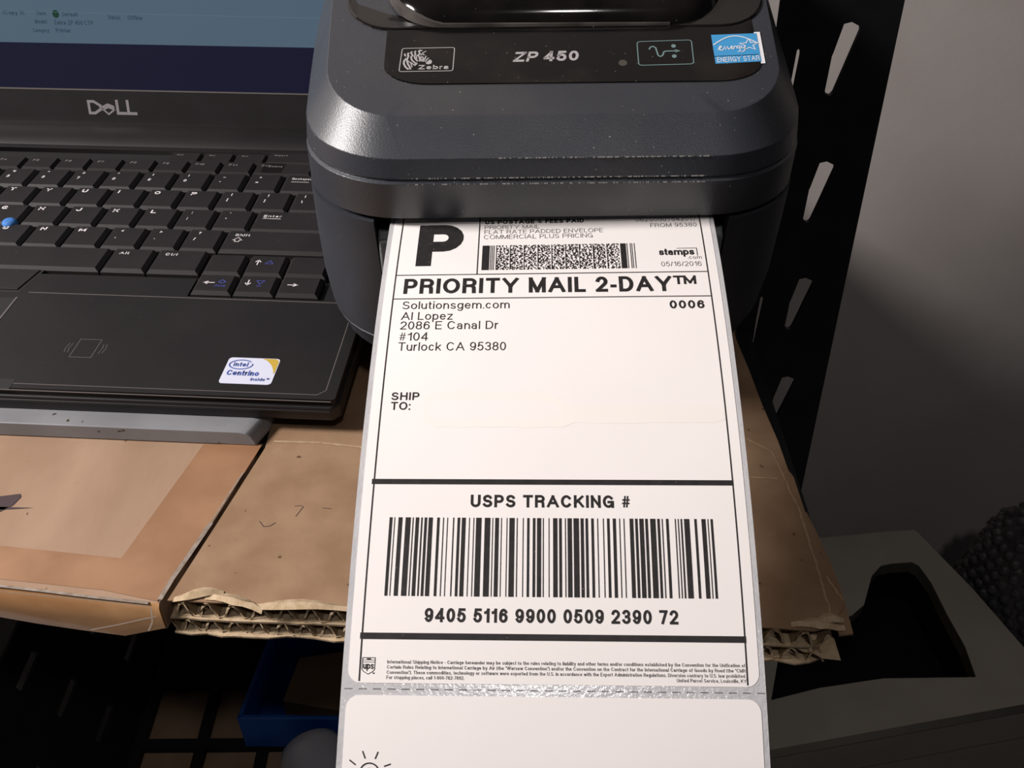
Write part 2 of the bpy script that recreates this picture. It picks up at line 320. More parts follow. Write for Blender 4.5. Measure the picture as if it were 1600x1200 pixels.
M = {
 'wall': mat('wall_paint', srgb(190, 182, 178), .8, srgb(184, 175, 171), 14, spec=.2, bump=.12, bscale=260, patches=(srgb(182, 173, 169), 12, .5, .8)),
 'floor': mat('concrete_floor', srgb(70, 66, 64), .8, srgb(55, 52, 50), 20),
 'board': mat('particle_board', srgb(70, 54, 42), .8, srgb(52, 40, 31), 200),
 'shelf_grey': mat('galvanised_shelf', srgb(120, 116, 114), .6, srgb(104, 100, 98), 40),
 'rack': mat('black_powder_coat', srgb(26, 25, 28), .55, srgb(20, 19, 22), 60, spec=.3, bump=.1, bscale=900),
 'card': mat('kraft_cardboard', srgb(158, 131, 110), .75, srgb(146, 119, 98), 45, spec=.18, bump=.12, bscale=500, stretch=(1, .35, 1), specks=(srgb(98, 74, 58), 260, .75), patches=(srgb(136, 107, 86), 18, .5, .78)),
 'card_old': mat('aged_kraft_cardboard', srgb(150, 122, 97), .8, srgb(136, 108, 84), 60, spec=.15, bump=.15, bscale=500, specks=(srgb(90, 68, 52), 240, .75), patches=(srgb(126, 98, 75), 22, .5, .78)),
 'flute': mat('corrugated_flute_paper', srgb(152, 130, 102), .85, srgb(132, 110, 84), 300, spec=.1, bump=.2, bscale=900),
 'torn': mat('torn_paper_edge', srgb(194, 172, 144), .9, srgb(174, 150, 120), 400, spec=.1, bump=.3, bscale=1200),
 'tape': mat('brown_packing_tape', srgb(146, 108, 79), .34, srgb(134, 97, 69), 40, spec=.5, bump=.15, bscale=120, patches=(srgb(156, 118, 88), 30, .5, .7)),
 'tape_film': mat('clear_packing_tape', srgb(186, 142, 100), .16, srgb(170, 124, 84), 50, spec=.7, bump=.35, bscale=70, coat=.5),
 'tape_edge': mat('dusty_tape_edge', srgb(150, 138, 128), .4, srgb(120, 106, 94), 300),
 'crease': mat('scuffed_crease', srgb(172, 146, 116), .9, srgb(150, 122, 92), 300),
 'glint': mat('tape_glint_film', srgb(226, 206, 188), .15, spec=.8),
 'dust': mat('pale_dust', srgb(128, 124, 121), .9),
 'mark': mat('dark_print_on_box', srgb(58, 42, 46), .7),
 'liner': mat('silicone_liner_paper', srgb(200, 198, 200), .17, srgb(190, 188, 191), 90, spec=.8, bump=.3, bscale=900),
 'label': mat('white_label_paper', srgb(245, 238, 236), .55, srgb(243, 236, 234), 30, spec=.25),
 'ink': mat('thermal_ink', srgb(38, 35, 36), .55, srgb(46, 43, 43), 400, spec=.3, specks=(srgb(120, 116, 114), 1500, .76)),
 'ink_thin': mat('thin_thermal_ink', srgb(80, 75, 76), .6, srgb(120, 114, 114), 350),
 'cover': mat('cover_up_strip', srgb(244, 237, 232), .6),
 'grey': mat('printer_grey_plastic', srgb(53, 55, 61), .37, srgb(49, 51, 57), 30, spec=.68, bump=.22, bscale=2200, specks=(srgb(150, 148, 146), 1100, .775), patches=(srgb(62, 62, 64), 14, .56, .74)),
 'grey_low': mat('printer_base_plastic', srgb(54, 56, 62), .5, srgb(49, 51, 57), 40, spec=.35, bump=.2, bscale=2200, specks=(srgb(140, 140, 138), 1000, .78)),
 'grey_dark': mat('printer_foot_plastic', srgb(40, 41, 46), .55, srgb(36, 37, 41), 40, spec=.3, bump=.2, bscale=1800),
 'slot': mat('slot_black_plastic', srgb(22, 22, 24), .6, specks=(srgb(140, 135, 130), 700, .68)),
 'tear': mat('tear_bar_grey', srgb(112, 116, 120), .45, srgb(90, 94, 98), 150, specks=(DUST, 900, .7)),
 'gloss': mat('gloss_black_panel', srgb(9, 8, 9), .16, srgb(11, 10, 10), 60, spec=.32, specks=(srgb(120, 112, 104), 1300, .77), patches=(srgb(34, 29, 26), 34, .48, .7)),
 'smoke': mat('smoked_window_plastic', srgb(13, 12, 12), .09, srgb(26, 23, 21), 60, spec=.6, specks=(srgb(110, 104, 98), 900, .78), patches=(srgb(34, 30, 28), 26, .52, .72)),
 'rim': mat('window_rim_lit', srgb(96, 90, 86), .3, srgb(60, 56, 54), 70),
 'silver': mat('silver_print', srgb(168, 164, 164), .4),
 'teal': mat('pale_teal_print', srgb(110, 135, 135), .45),
 'led': mat('unlit_indicator', srgb(72, 68, 62), .4),
 'blue': mat('sticker_blue', srgb(66, 152, 208), .4),
 'white': mat('sticker_white', srgb(232, 230, 234), .4),
 'lap': mat('laptop_black_magnesium', srgb(31, 28, 29), .5, srgb(26, 24, 25), 25, spec=.25, bump=.1, bscale=2500, specks=(srgb(110, 106, 104), 1400, .79), patches=(srgb(26, 23, 25), 14, .5, .7)),
 'lap_edge': mat('laptop_edge_black', srgb(30, 27, 28), .4, srgb(34, 31, 33), 50, spec=.4),
 'well': mat('keyboard_well', srgb(16, 14, 15), .7),
 'key': mat('key_plastic', srgb(36, 32, 33), .55, srgb(31, 28, 29), 40, spec=.25, bump=.12, bscale=2600, specks=(srgb(110, 105, 104), 1200, .79)),
 'legend': mat('key_legend_white', srgb(215, 208, 210), .6),
 'legend_dim': mat('key_legend_worn', srgb(120, 114, 116), .6),
 'legend_blue': mat('key_legend_blue', srgb(62, 72, 150), .6),
 'stick': mat('pointing_stick_rubber', srgb(58, 122, 196), .7, srgb(44, 100, 170), 900, bump=.6, bscale=1500),
 'tray': mat('grey_tray_plastic', srgb(134, 134, 138), .45, srgb(120, 120, 124), 40, specks=(srgb(60, 50, 40), 300, .74)),
 'stk_white': mat('sticker_pale', srgb(206, 208, 226), .4), 'stk_gold': mat('sticker_gold', srgb(190, 160, 62), .35), 'stk_ink': mat('sticker_ink_blue', srgb(60, 84, 160), .5),
 'stk_line': mat('etched_line_grey', srgb(92, 86, 84), .5),
 'scr_page': mat('lcd_page', (.02, .02, .02, 1), .9, spec=.02, emit=srgb(82, 106, 126), estr=.68),
 'scr_navy': mat('lcd_navy', (.01, .01, .01, 1), .9, spec=.02, emit=srgb(8, 12, 46), estr=.68),
 'scr_text': mat('lcd_text', (.01, .01, .01, 1), .9, spec=.02, emit=srgb(48, 66, 84), estr=.68),
 'scr_line': mat('lcd_divider', (.01, .01, .01, 1), .9, spec=.02, emit=srgb(104, 126, 142), estr=.68),
 'scr_green': mat('lcd_green', (.01, .01, .01, 1), .9, spec=.02, emit=srgb(14, 62, 44), estr=.68),
 'dell': mat('chrome_logo_grey', srgb(150, 144, 146), .35, metal=.3),
 'laser': mat('beige_grey_casing', srgb(156, 149, 137), .55, srgb(148, 141, 129), 20, spec=.35, bump=.1, bscale=1500),
 'pit': mat('black_tray_plastic', srgb(18, 17, 19), .8, spec=.15),
 'crate': mat('black_crate_plastic', srgb(24, 23, 25), .6, srgb(18, 17, 19), 30, spec=.3),
 'binblue': mat('blue_bin_plastic', srgb(26, 96, 186), .45, srgb(20, 80, 165), 30),
 'clear': mat('frosted_plastic', srgb(178, 178, 186), .3, spec=.6),
 'brownbox': mat('plain_brown_card', srgb(152, 124, 100), .8, srgb(136, 110, 88), 40),
 'paper_dim': mat('printed_carton', srgb(120, 112, 106), .6, srgb(96, 88, 84), 80), 'red': mat('red_print', srgb(130, 44, 44), .6),
 'bubble': mat('bubble_film', srgb(150, 146, 148), .08, spec=.9, trans=.8, bump=.2, bscale=200),
}

# ---------------------------------------------------------------- the setting
tag(box('wall_back', (-900, 612, -640), (1100, 640, 900), M['wall']), kind='structure')
tag(box('floor', (-900, -700, -660), (1100, 640, -640), M['floor']), kind='structure')

# ---------------------------------------------------------------- shelving rack
rack = tag(empty('shelving_rack', (100, 400, -640)), 'black slotted steel shelving rack standing behind the label printer', 'shelving')
def child(o, p):                                # parent while keeping world placement
    o.parent = p; o.matrix_parent_inverse = p.matrix_world.inverted(); return o
bpy.context.view_layer.update()
# upright built in its own plane: x across, y up; placed so that it stands beside the shelf
PY = 372.0
def onpost(px, py): r = ray(px, py); k = PY / r[1]; return (r[0] * k, H + r[2] * k)
top_r = onpost(1412, 0); low_r = onpost(1255, 745)
ax = np.array([top_r[0] - low_r[0], top_r[1] - low_r[1]]); ax /= np.linalg.norm(ax)
def up_at(z): return low_r[0] + (z - low_r[1]) * ax[0] / ax[1]          # right edge of the upright at height z
PW = 46.0
outer = [(up_at(-330) - PW, -330), (up_at(-330), -330), (up_at(420), 420), (up_at(420) - PW, 420)]
slot0 = [onpost(*p) for p in ((1318, 36), (1330, 33), (1343, 40), (1343, 47), (1301, 143), (1296, 148), (1289, 146), (1288, 140), (1299, 86), (1301, 82))]
rows = [onpost(1327.5, 34), onpost(1290, 240), onpost(1255, 424), onpost(1222, 587)]
step = (rows[3][1] - rows[0][1]) / 3.0
holes = []
for k in range(-5, 8):
    dz = k * step; dx = dz * ax[0] / ax[1]
    holes.append([(p[0] + dx, p[1] + dz) for p in slot0])
    holes.append([(up_at(p[1] + dz) - 37 + (p[0] - slot0[0][0]) * .25, p[1] + dz - 10) for p in slot0])
def stand(o, y):                                # plate XY -> world XZ
    o.rotation_euler = (math.radians(90), 0, 0); o.location = (0, y * MM, 0); bpy.context.view_layer.update(); return o
holes = [h for h in holes if min(p[1] for p in h) > -325 and max(p[1] for p in h) < 415]
post = stand(holed('upright', outer, holes, 1.0, M['rack']), PY); child(post, rack)
fl = box('upright_flange', (0, PY, -330), (2, PY + 34, 420), M['rack'])
for v in fl.data.vertices: v.co.x += (up_at(v.co.z / MM) - 1.5) * MM
child(fl, rack)
foot = box('upright_foot', (up_at(-330) - PW, PY - 2, -640), (up_at(-330), PY + 34, -328), M['rack']); child(foot, rack)
child(box('shelf_beam', (-860, 236, -46), (104, 250, -14.5), M['rack']), rack)
child(box('shelf_board', (-860, 250, -26), (104, 590, -14.5), M['board']), rack)  # board extended left, unseen, to keep the work lamp off the lower shelf
child(box('side_beam', (104, 240, -46), (112, PY + 20, -14.5), M['rack']), rack)
child(box('lower_shelf_board', (-860, 60, -372), (104, 590, -356), M['shelf_grey']), rack)
for x in (-860, 80):
    child(box('lower_post', (x, 560, -640), (x + 20, 580, -26), M['rack']), rack)
    child(box('lower_leg', (x, 62, -640), (x + 20, 82, -372), M['rack']), rack)

# ---------------------------------------------------------------- label strip (liner, shipping label, next label)
_ss = np.linspace(-30, 260, 2901)
_th = np.radians(np.where(_ss < 0, 7.5 + 24 * np.maximum(_ss, -30) / 60, 7.5 + 24 * _ss / 150))
_th = np.minimum(_th, math.radians(36)); _th = np.maximum(_th, 0)
_y = -np.cumsum(np.cos(_th)) * .1; _z = -np.cumsum(np.sin(_th)) * .1
_i0 = 300; _y += 279.3 - _y[_i0]; _z += (H - 161.0) - _z[_i0]
def lab(u, t, n=0.0):
    """label coordinates: u across, t along from the label head, n above the paper (mm)"""
    s = t - 4.4; y = np.interp(s, _ss, _y); z = np.interp(s, _ss, _z); g = np.interp(s, _ss, _th)
    tw = .0155 - .00032 * min(max(t, 0), 190)
    return (13.2 - .022 * s + u, y - n * math.sin(g), z + tw * u + n * math.cos(g))
def sheet(name, u0, u1, t0, t1, n0, n1, m, parent, r=0.0):
    """thin paper following the strip, with rounded corners"""
    ts = list(np.linspace(t0, t1, max(8, int((t1 - t0) / 3)) + 1))
    if r:
        ts = sorted(set(ts + [t0 + r * (1 - math.cos(k * math.pi / 12)) for k in range(7)] + [t1 - r * (1 - math.cos(k * math.pi / 12)) for k in range(7)]))
    v = []; f = []; us = np.linspace(-1, 1, 9)
    for t in ts:
        e = 0.0
        if r and t - t0 < r: e = r - math.sqrt(max(0, r * r - (r - (t - t0)) ** 2))
        if r and t1 - t < r: e = r - math.sqrt(max(0, r * r - (r - (t1 - t)) ** 2))
        c = (u0 + u1) / 2; h = (u1 - u0) / 2 - e
        v += [lab(c + k * h, t, n1) for k in us] + [lab(c + k * h, t, n0) for k in us]
    k = len(us)
    for i in range(len(ts) - 1):
        A = i * 2 * k; B = A + 2 * k
        for j in range(k - 1):
            f.append((A + j, A + j + 1, B + j + 1, B + j)); f.append((A + k + j, B + k + j, B + k + j + 1, A + k + j + 1))
        f.append((A, B, B + k, A + k)); f.append((A + k - 1, A + 2 * k - 1, B + 2 * k - 1, B + k - 1))
    f.append(tuple(range(2 * k - 1, k - 1, -1)) [::-1] + tuple(range(k - 1, -1, -1))); A = (len(ts) - 1) * 2 * k
    f.append(tuple(range(A, A + k)) + tuple(range(A + 2 * k - 1, A + k - 1, -1)))
    return mesh_obj(name, v, f, m, parent, smooth=50)
strip = tag(empty('label_strip', (0, 0, 0)), 'strip of white shipping labels on grey backing paper hanging out of the label printer', 'label strip')
sheet('backing_paper', -52.3, 52.3, -2, 215, 0, .1, M['liner'], strip)
ship = tag(sheet('shipping_label', -50.8, 50.8, 2.0, 154.4, .1, .2, M['label'], strip, r=3.2), 'printed priority mail label with barcodes')
nxt = tag(sheet('next_label', -50.8, 50.8, 157.3, 214, .1, .2, M['label'], strip, r=3.2), 'blank label with a sun doodle')
perf = Ink()
for k in range(30):
    u = -51.5 + k * 3.5; perf.rect(u, 155.7, u + 2.0, 155.95)
perf.build('perforation', lab, M['ink_thin'], strip, .12)
PN = .26
def ink(name, k, m='ink', parent=None, n=PN): return k.build(name, lab, M[m], parent or ship, n)
def line(txt, u0, u1, t, cap, w, m='ink', gap=.17, name='printed_text', q=20):
    return ink(name, Ink().text(txt, u0, t, cap, w, x1=u1, gap=gap, q=q, fy=-1), m)
# frame rules
fr = Ink()
for u in (-48.2, 47.6): fr.rect(u, 3, u + .38, 154.0)
fr.rect(-48.2, 30.3, 47.9, 30.65); fr.rect(-48.2, 40.35, 47.9, 40.7); fr.rect(-23.3, 3, -22.95, 30.3)
ink('frame_rules', fr)
ink('thick_rule', Ink().rect(-48.6, 101.6, 48.0, 103.1)); ink('thick_rule', Ink().rect(-48.5, 142.3, 48.1, 143.9))
ink('letter_p', Ink().text('P', -42.4, 26.5, 19.8, .24, x1=-28.0, fy=-1))
line('US POSTAGE & FEES PAID', -21.4, 10.5, 6.75, 2.1, .22)
line('PRIORITY MAIL', -21.5, -3.9, 9.3, 1.9, .1, 'ink_thin')
line('FLAT RATE PADDED ENVELOPE', -21.5, 16.4, 11.75, 1.95, .1, 'ink_thin')
line('COMMERCIAL PLUS PRICING', -21.6, 13.0, 14.3, 2.1, .1, 'ink_thin')
line('062S0007542017', 27.2, 46.6, 6.9, 1.9, .1, 'ink_thin'); line('FROM 95380', 31.7, 46.5, 9.8, 1.9, .1, 'ink_thin')
line('stamps', 33.4, 44.4, 23.1, 3.0, .2, gap=.06, name='stamps_logo')
lg = Ink(); lg.stroke([(39.2, 20.1), (45.3, 20.1), (45.3, 23.4)], .22); ink('stamps_logo_frame', lg)
line('.com', 42.1, 46.5, 24.95, 1.5, .11, 'ink_thin', name='stamps_logo'); line('05/16/2016', 33.7, 46.1, 28.05, 2.05, .1, 'ink_thin')
line('PRIORITY MAIL 2-DAY', -45.1, 36.2, 38.5, 6.45, .2, gap=.16); line('\u2122', 36.8, 43.9, 38.5, 6.4, .12)
for tx, u1, t in (('Solutionsgem.com', -12.9, 44.7), ('Al Lopez', -29.7, 48.95), ('2086 E Canal Dr', -16.1, 52.6), ('#104', -36.5, 56.8), ('Turlock CA 95380', -13.7, 60.5)):
    line(tx, -44.9, u1, t, 3.1, .115)
line('0006', 34.9, 45.3, 45.35, 3.15, .19)
line('SHIP', -45.4, -37.6, 77.4, 2.55, .17); line('TO:', -45.3, -39.9, 80.6, 2.6, .17)
# smudged cover-up patch over the address
cv = Ink(); rr = random.Random(3); edge_t = []; edge_b = []
for k in range(25):
    u = -36 + 84 * k / 24
    tt = 74.2 + .5 * rr.random() if u < -2 else (79.2 + .35 * rr.random() + (0 if u > 4 else (4 - u) * -.8))
    bb = (85.8 if u < 6 else 84.4) + .5 * rr.random()
    if k in (0, 24): tt += 1.8; bb -= 1.6
    edge_t.append((u, tt)); edge_b.append((u, bb))
for k in range(24): cv.poly([edge_t[k], edge_t[k + 1], edge_b[k + 1], edge_b[k]])
ink('blanked_address', cv, 'cover', n=.23)
line('USPS TRACKING #', -22.1, 20.1, 109.5, 3.5, .205)
line('9405 5116 9900 0509 2390 72', -32.7, 31.2, 139.6, 3.55, .2)
B1 = '63-90,107-115,145-182,210-258,275-285,303-335,353-367,384-408,422-460,500-524,554-563,592-600,646-657,687-711,727-763,793-801,833-841,858-908,937-989,1007-1015,1033-1068,1087-1095,1138-1146,1164-1212,1231-1240,1287-1295,1327-1349,1379-1403,1418-1456,1471-1480,1524-1532'
B2 = '22-62,77-102,131-140,155-195,210-260,275-304,320-344,373-397,428-437,481-490,519-543,572-601,631-640,671-680,727-762,778-802,817-857,871-896,917-967,983-1006,1024-1034,1063-1088,1145-1155,1172-1182,1198-1213,1230-1280,1325-1348,1391-1430,1447-1456,1475-1497'
bc = Ink()
for s_, off in ((B1, 0.0), (B2, 270.0)):
    for b in s_.split(','):
        p, q = [(float(k) / 5.714 + off - 11) for k in b.split('-')]
        bc.rect(-43.15 + p * 84.8 / 521, 112.4, -43.15 + q * 84.8 / 521, 133.1)
ink('tracking_barcode', bc)
# stacked postage barcode
pd = Ink(); rr = random.Random(417); nrow = 26; t0, t1 = 17.4, 28.65; mod = 47.9 / 188
x = -21.85
def bars(x, pat, ta, tb):
    for i, n in enumerate(pat):
        if i % 2 == 0: pd.rect(x, ta, x + n * mod, tb)
        x += n * mod
    return x
bars(x, [9, 1, 1, 1, 1, 1, 1, 2], t0, t1)
for r_ in range(nrow):
    ta = t0 + (t1 - t0) * r_ / nrow; tb = t0 + (t1 - t0) * (r_ + 1) / nrow
    for c in range(9):
        while True:
            w_ = [rr.choice((1, 1, 1, 2, 2, 3, 4)) for _ in range(8)]
            if sum(w_) == 17: break
        bars(x + (17 + 17 * c) * mod, w_, ta, tb)
bars(x + 170 * mod, [7, 1, 1, 3, 1, 1, 1, 2, 1], t0, t1)
ink('postage_barcode', pd)
# parcel carrier shield
sh = Ink(); ux, ut = -47.6, 148.4
sh.stroke([(ux + .1, ut), (ux + 3.2, ut), (ux + 3.2, ut + 2.8), (ux + 2.8, ut + 3.3), (ux + 1.65, ut + 3.95), (ux + .5, ut + 3.3), (ux + .1, ut + 2.8), (ux + .1, ut)], .16)
sh.stroke([(ux + .1, ut + .55), (ux + 3.2, ut + .55)], .12, cap=False); sh.stroke([(ux + .1, ut + 1.05), (ux + 3.2, ut + 1.05)], .12, cap=False)
sh.stroke([(ux + 1.3, ut + .3), (ux + 2.0, ut + .3)], .3); sh.text('ups', ux + .35, ut + 2.75, 1.75, .17, x1=ux + 2.95, fy=-1, gap=.1, q=40)
sh.stroke([(ux + 2.95, ut + 3.7), (ux + 3.1, ut + 3.7)], .3)
ink('carrier_logo', sh)
for tx, u0, u1, t in (
  ('International Shipping Notice - Carriage hereunder may be subject to the rules relating to liability and other terms and/or conditions established by the Convention for the Unification of', -41.4, 47.4, 149.75),
  ('Certain Rules Relating to International Carriage by Air (the "Warsaw Convention") and/or the Convention on the Contract for the International Carriage of Goods by Road (the "CMR', -41.4, 47.4, 151.0),
  ('Convention"). These commodities, technology or software were exported from the U.S. in accordance with the Export Administration Regulations. Diversion contrary to U.S. law prohibited.', -41.4, 47.4, 152.25),
  ('For stopping places, call 1-800-762-7892.', -41.4, -22.3, 153.45), ('United Parcel Service, Louisville, KY', 30.2, 47.5, 153.45)):
    line(tx, u0, u1, t, .86, .15, 'ink_thin', q=45)
# sun doodle on the next label
dl = Ink()
def dpt(px, py): return (-45.5 + (px - 570) * .152 + (py - 1183) * .009, 171.6 + (py - 1183) * .1435)
for A, B in (((566.6, 1174), (570, 1184)), ((590.4, 1175), (586.3, 1184.5)), ((546.4, 1188), (554.5, 1194.4)), ((600.6, 1196.6), (609.5, 1193.4)), ((545, 1212), (553, 1209)), ((604, 1214), (612, 1218))):
    dl.stroke([dpt(*A), dpt(*B)], .3)
dl.stroke([dpt(577 + 15 * math.cos(g * math.pi / 12), 1207 + 15 * math.sin(g * math.pi / 12)) for g in range(25)], .32)
dl.stroke([dpt(577 + 8 * math.cos(g * math.pi / 6), 1207 - 7 * math.sin(g * math.pi / 6)) for g in range(7)], .2)
dl.build('sun_doodle', lab, M['ink'], nxt, PN)

# ---------------------------------------------------------------- label printer
PC = (13.5, 380.0); PYAW = math.radians(0.4)
prn = tag(empty('label_printer', (PC[0], PC[1], 0), PYAW), 'dark grey desktop thermal label printer with smoked window and black front panel', 'printer')
def ploc(x, y):                                # world -> printer local (mm)
    dx, dy = x - PC[0], y - PC[1]; c, s = math.cos(-PYAW), math.sin(-PYAW); return (dx * c - dy * s, dx * s + dy * c)
YB = 95.0
def outline(hw, yf, rx, ry, yb=YB, bulge=3.0):
    """plan outline (printer local): rounded front corners, slightly bulging sides"""
    pts = []
    for i in range(13): pts.append((-(hw - rx) + 2 * (hw - rx) * i / 12, yf))
    for i in range(1, 11): t = math.radians(-90 + 90 * i / 10); pts.append((hw - rx + rx * math.cos(t), yf + ry + ry * math.sin(t)))
    for i in range(1, 8):
        k = i / 8; pts.append((hw + bulge * math.sin(math.pi * k), yf + ry + (yb - 25 - yf - ry) * k))
    for i in range(7): t = math.radians(90 * i / 6); pts.append((hw - 25 + 25 * math.cos(t), yb - 25 + 25 * math.sin(t)))
    for p in [(-q[0], q[1]) for q in pts[::-1]][:-13]:
        if abs(p[0] - pts[-1][0]) + abs(p[1] - pts[-1][1]) > .01: pts.append(p)
    return pts
def loft(name, rings, m, parent, smooth=24, cap0=True, cap1=True, bevel=None):
    n = len(rings[0]); v = [p for r in rings for p in r]; f = []
    for i in range(len(rings) - 1):
        for j in range(n): f.append((i * n + j, i * n + (j + 1) % n, (i + 1) * n + (j + 1) % n, (i + 1) * n + j))
    if cap0: f.append(tuple(range(n))[::-1])
    if cap1: k = (len(rings) - 1) * n; f.append(tuple(range(k, k + n)))
    return mesh_obj(name, v, f, m, parent, smooth, bevel)
def ring(h, hw, yf, rx=34, ry=36, yb=YB, zf=None, bulge=3.0):
    return [(x, y, (zf(y) if zf else h)) for x, y in outline(hw, yf - 380, rx, ry, yb, bulge)]
loft('foot_shell', [ring(0, 58, 346, 26, 26, 80), ring(18.5, 60, 338, 28, 28, 84), ring(20.5, 72, 326, 33, 36, 90), ring(23.5, 79.5, 311, 36, 41, 92), ring(28.5, 83.6, 299, 36, 43, 93)], M['grey_dark'], prn)
body = loft('base_shell', [ring(28.6, 84, 298.5, 36, 43, 93.5), ring(40, 85.2, 292, 35, 42, 94), ring(40.6, 84.7, 292.6, 35, 42, 94), ring(41.2, 85.4, 291.5, 35, 42, 94), ring(60, 85.6, 286, 34, 40), ring(80, 84.8, 281, 34, 39), ring(99.6, 83.6, 276.2, 34, 38)], M['grey_low'], prn)
# slot cut where the labels come out
cut = box('cutter', (-58.5, -150, 72), (56.5, -62, 120), None, None)
cut.parent = prn
bo = body.modifiers.new('slot', 'BOOLEAN'); bo.operation = 'DIFFERENCE'; bo.object = cut; bo.solver = 'EXACT'
bpy.context.view_layer.update()
me = bpy.data.meshes.new_from_object(body.evaluated_get(bpy.context.evaluated_depsgraph_get()))
body.modifiers.clear(); body.data = me; bpy.data.objects.remove(cut)
me.materials.clear(); me.materials.append(M['grey_low'])
for p in me.polygons: p.use_smooth = True
me.set_sharp_from_angle(angle=math.radians(24))
box('slot_liner', (-58.4, -64, 72.2), (56.4, -61.8, 99), M['slot'], prn)
box('platen_roller', (-55, -85, 86), (53.5, -70, 97), M['slot'], prn, bevel=3)
tb = mesh_obj('tear_bar', [(x, y, z) for x in (-58, 56) for y, z in ((-100.5, 91.5), (-97.5, 94), (-92, 94), (-90, 75), (-96.5, 74), (-99.5, 78))],
    [(0, 1, 2, 3, 4, 5), (11, 10, 9, 8, 7, 6)] + [(i, (i + 1) % 6, 6 + (i + 1) % 6, 6 + i) for i in range(6)], M['tear'], prn, smooth=30, bevel=.8)
# lid
SL = .2867
def ztop(y):                                   # y in world terms (front of the lid at about 272)
    d = y - 284.0
    return 132.5 + SL * min(d, 75) + (0 if d < 75 else SL * 40 * (1 - math.exp(-(d - 75) / 40)))
def zl(y0, k): return lambda y: y0 + k * max(0.0, (y + 380) - 290)
lid_r = [ring(101.4, 83.4, 276.6, 34, 38), ring(115.5, 82.2, 272.6, 34, 37, zf=zl(115.5, .02)), ring(116.2, 81.2, 273.8, 33, 36, zf=zl(116.2, .02)), ring(117.2, 81.8, 273.2, 33.5, 36.5, zf=zl(117.2, .02)),
         ring(123.6, 81.0, 273.6, 33.5, 36.5, zf=zl(123.6, .13)), ring(0, 72.5, 284.5, 24, 24, 84, zf=lambda y: ztop(y + 380), bulge=2)]
for k in (.9, .75, .55, .35, .15):
    lid_r.append(ring(0, 72.5 * k, 380 - 6 + (284.5 - 374) * k, 24 * k, 24 * k, -6 + 90 * k, zf=lambda y: ztop(y + 380), bulge=2 * k))
lid = loft('lid', lid_r, M['grey'], prn, smooth=16, bevel=.35)

# dust caught along the lid edges
rd = random.Random(31); dv = []; df = []
for hz, yf_, x0_, x1_, n_ in ((117.3, 273.0, -46, 46, 150), (115.6, 272.4, -46, 46, 120), (123.7, 273.4, -20, 46, 110)):
    for _ in range(n_):
        x_ = x0_ + (x1_ - x0_) * rd.random() ** .8; w_ = .15 + .8 * rd.random() ** 3; h_ = .1 + .12 * rd.random(); b_ = len(dv)
        dv += [(x_, yf_ - 380 - .12, hz - h_), (x_ + w_, yf_ - 380 - .12, hz - h_), (x_ + w_, yf_ - 380 + .1, hz + h_), (x_, yf_ - 380 + .1, hz + h_)]; df.append((b_, b_ + 1, b_ + 2, b_ + 3))
tag(flat_obj('edge_dust', dv, df, M['dust'], prn), kind='stuff')

# surface mapping on the sloped lid top
n_top = np.array([0, -SL, 1.0]); p_top = np.array([12.5, 284.0, 132.5])
def tp(px, py):                                # photo pixel -> printer-local point on the lid top
    q = onplane(px, py, p_top, n_top); x, y = ploc(q[0], q[1]); return (x, y)
def lidmap(x, y, n=0.0): return (x, y, ztop(y + 380) + n)
def plate(name, pts, h, m, parent, n0=-.3, bevel=None, inset=0.0):
    v = [lidmap(x, y, n0) for x, y in pts] + [lidmap(x, y, h) for x, y in pts]; n = len(pts)
    f = [tuple(range(n))[::-1], tuple(range(n, 2 * n))] + [(i, (i + 1) % n, n + (i + 1) % n, n + i) for i in range(n)]
    return mesh_obj(name, v, f, m, parent, None, bevel)
def smoothpoly(pts, n=2):
    for _ in range(n):
        out = []
        for i, p in enumerate(pts):
            q = pts[(i + 1) % len(pts)]; out += [(p[0] * .75 + q[0] * .25, p[1] * .75 + q[1] * .25), (p[0] * .25 + q[0] * .75, p[1] * .25 + q[1] * .75)]
        pts = out
    return pts
L0, R0 = tp(604, 60)[0], tp(1176, 44)[0]
yb0 = (tp(700, 136)[1] + tp(1050, 125)[1]) / 2; yt0 = (tp(620, 52)[1] + tp(1150, 36)[1]) / 2
pan_pts = []
for cx, a0 in ((R0 - 15, -90), (None, None)):
    if cx is None: continue
    for i in range(9): t = math.radians(-90 + 90 * i / 8); pan_pts.append((R0 - 15 + 15 * math.cos(t), yb0 + 9 + 9 * math.sin(t)))
pan_pts += [(R0, yt0 + 6), (L0, yt0 + 6)]
for i in range(9): t = math.radians(180 + 90 * i / 8); pan_pts.append((L0 + 15 + 15 * math.cos(t), yb0 + 9 + 9 * math.sin(t)))
panel = plate('front_panel', pan_pts, .35, M['gloss'], prn, bevel=.15)
# smoked window: flush frame and a raised bulge behind the panel
wx0, wx1 = tp(543, 8)[0], tp(1192, 4)[0]
def wrect(ins, y_front): return rrect(wx0 + ins, y_front, wx1 - ins, 58, 16 - min(10, ins * .3), 7)
yw = yt0 - .5
def rimfix(pts, y0):                            # front corners drawn out like the photograph
    return [(x, y) for x, y in pts]
fr_pts = wrect(0, yw)
win = plate('window_frame', fr_pts, .8, M['smoke'], prn, bevel=.5)
rings = []
def bulge(ins, d): return rrect(wx0 + 14 + ins, yw + .6 + d, wx1 - 14 - ins, 58 - d, 19 - ins * .3, 9)
for ins, hh in ((0, .7), (.5, 2.6), (1.6, 4.4), (4, 6.2), (9, 7.6), (20, 8.6), (34, 9.0)):
    rings.append([lidmap(x, y, hh) for x, y in bulge(ins, ins * .9)])
bul = loft('window_bulge', rings, M['smoke'], prn, smooth=50, cap0=False)
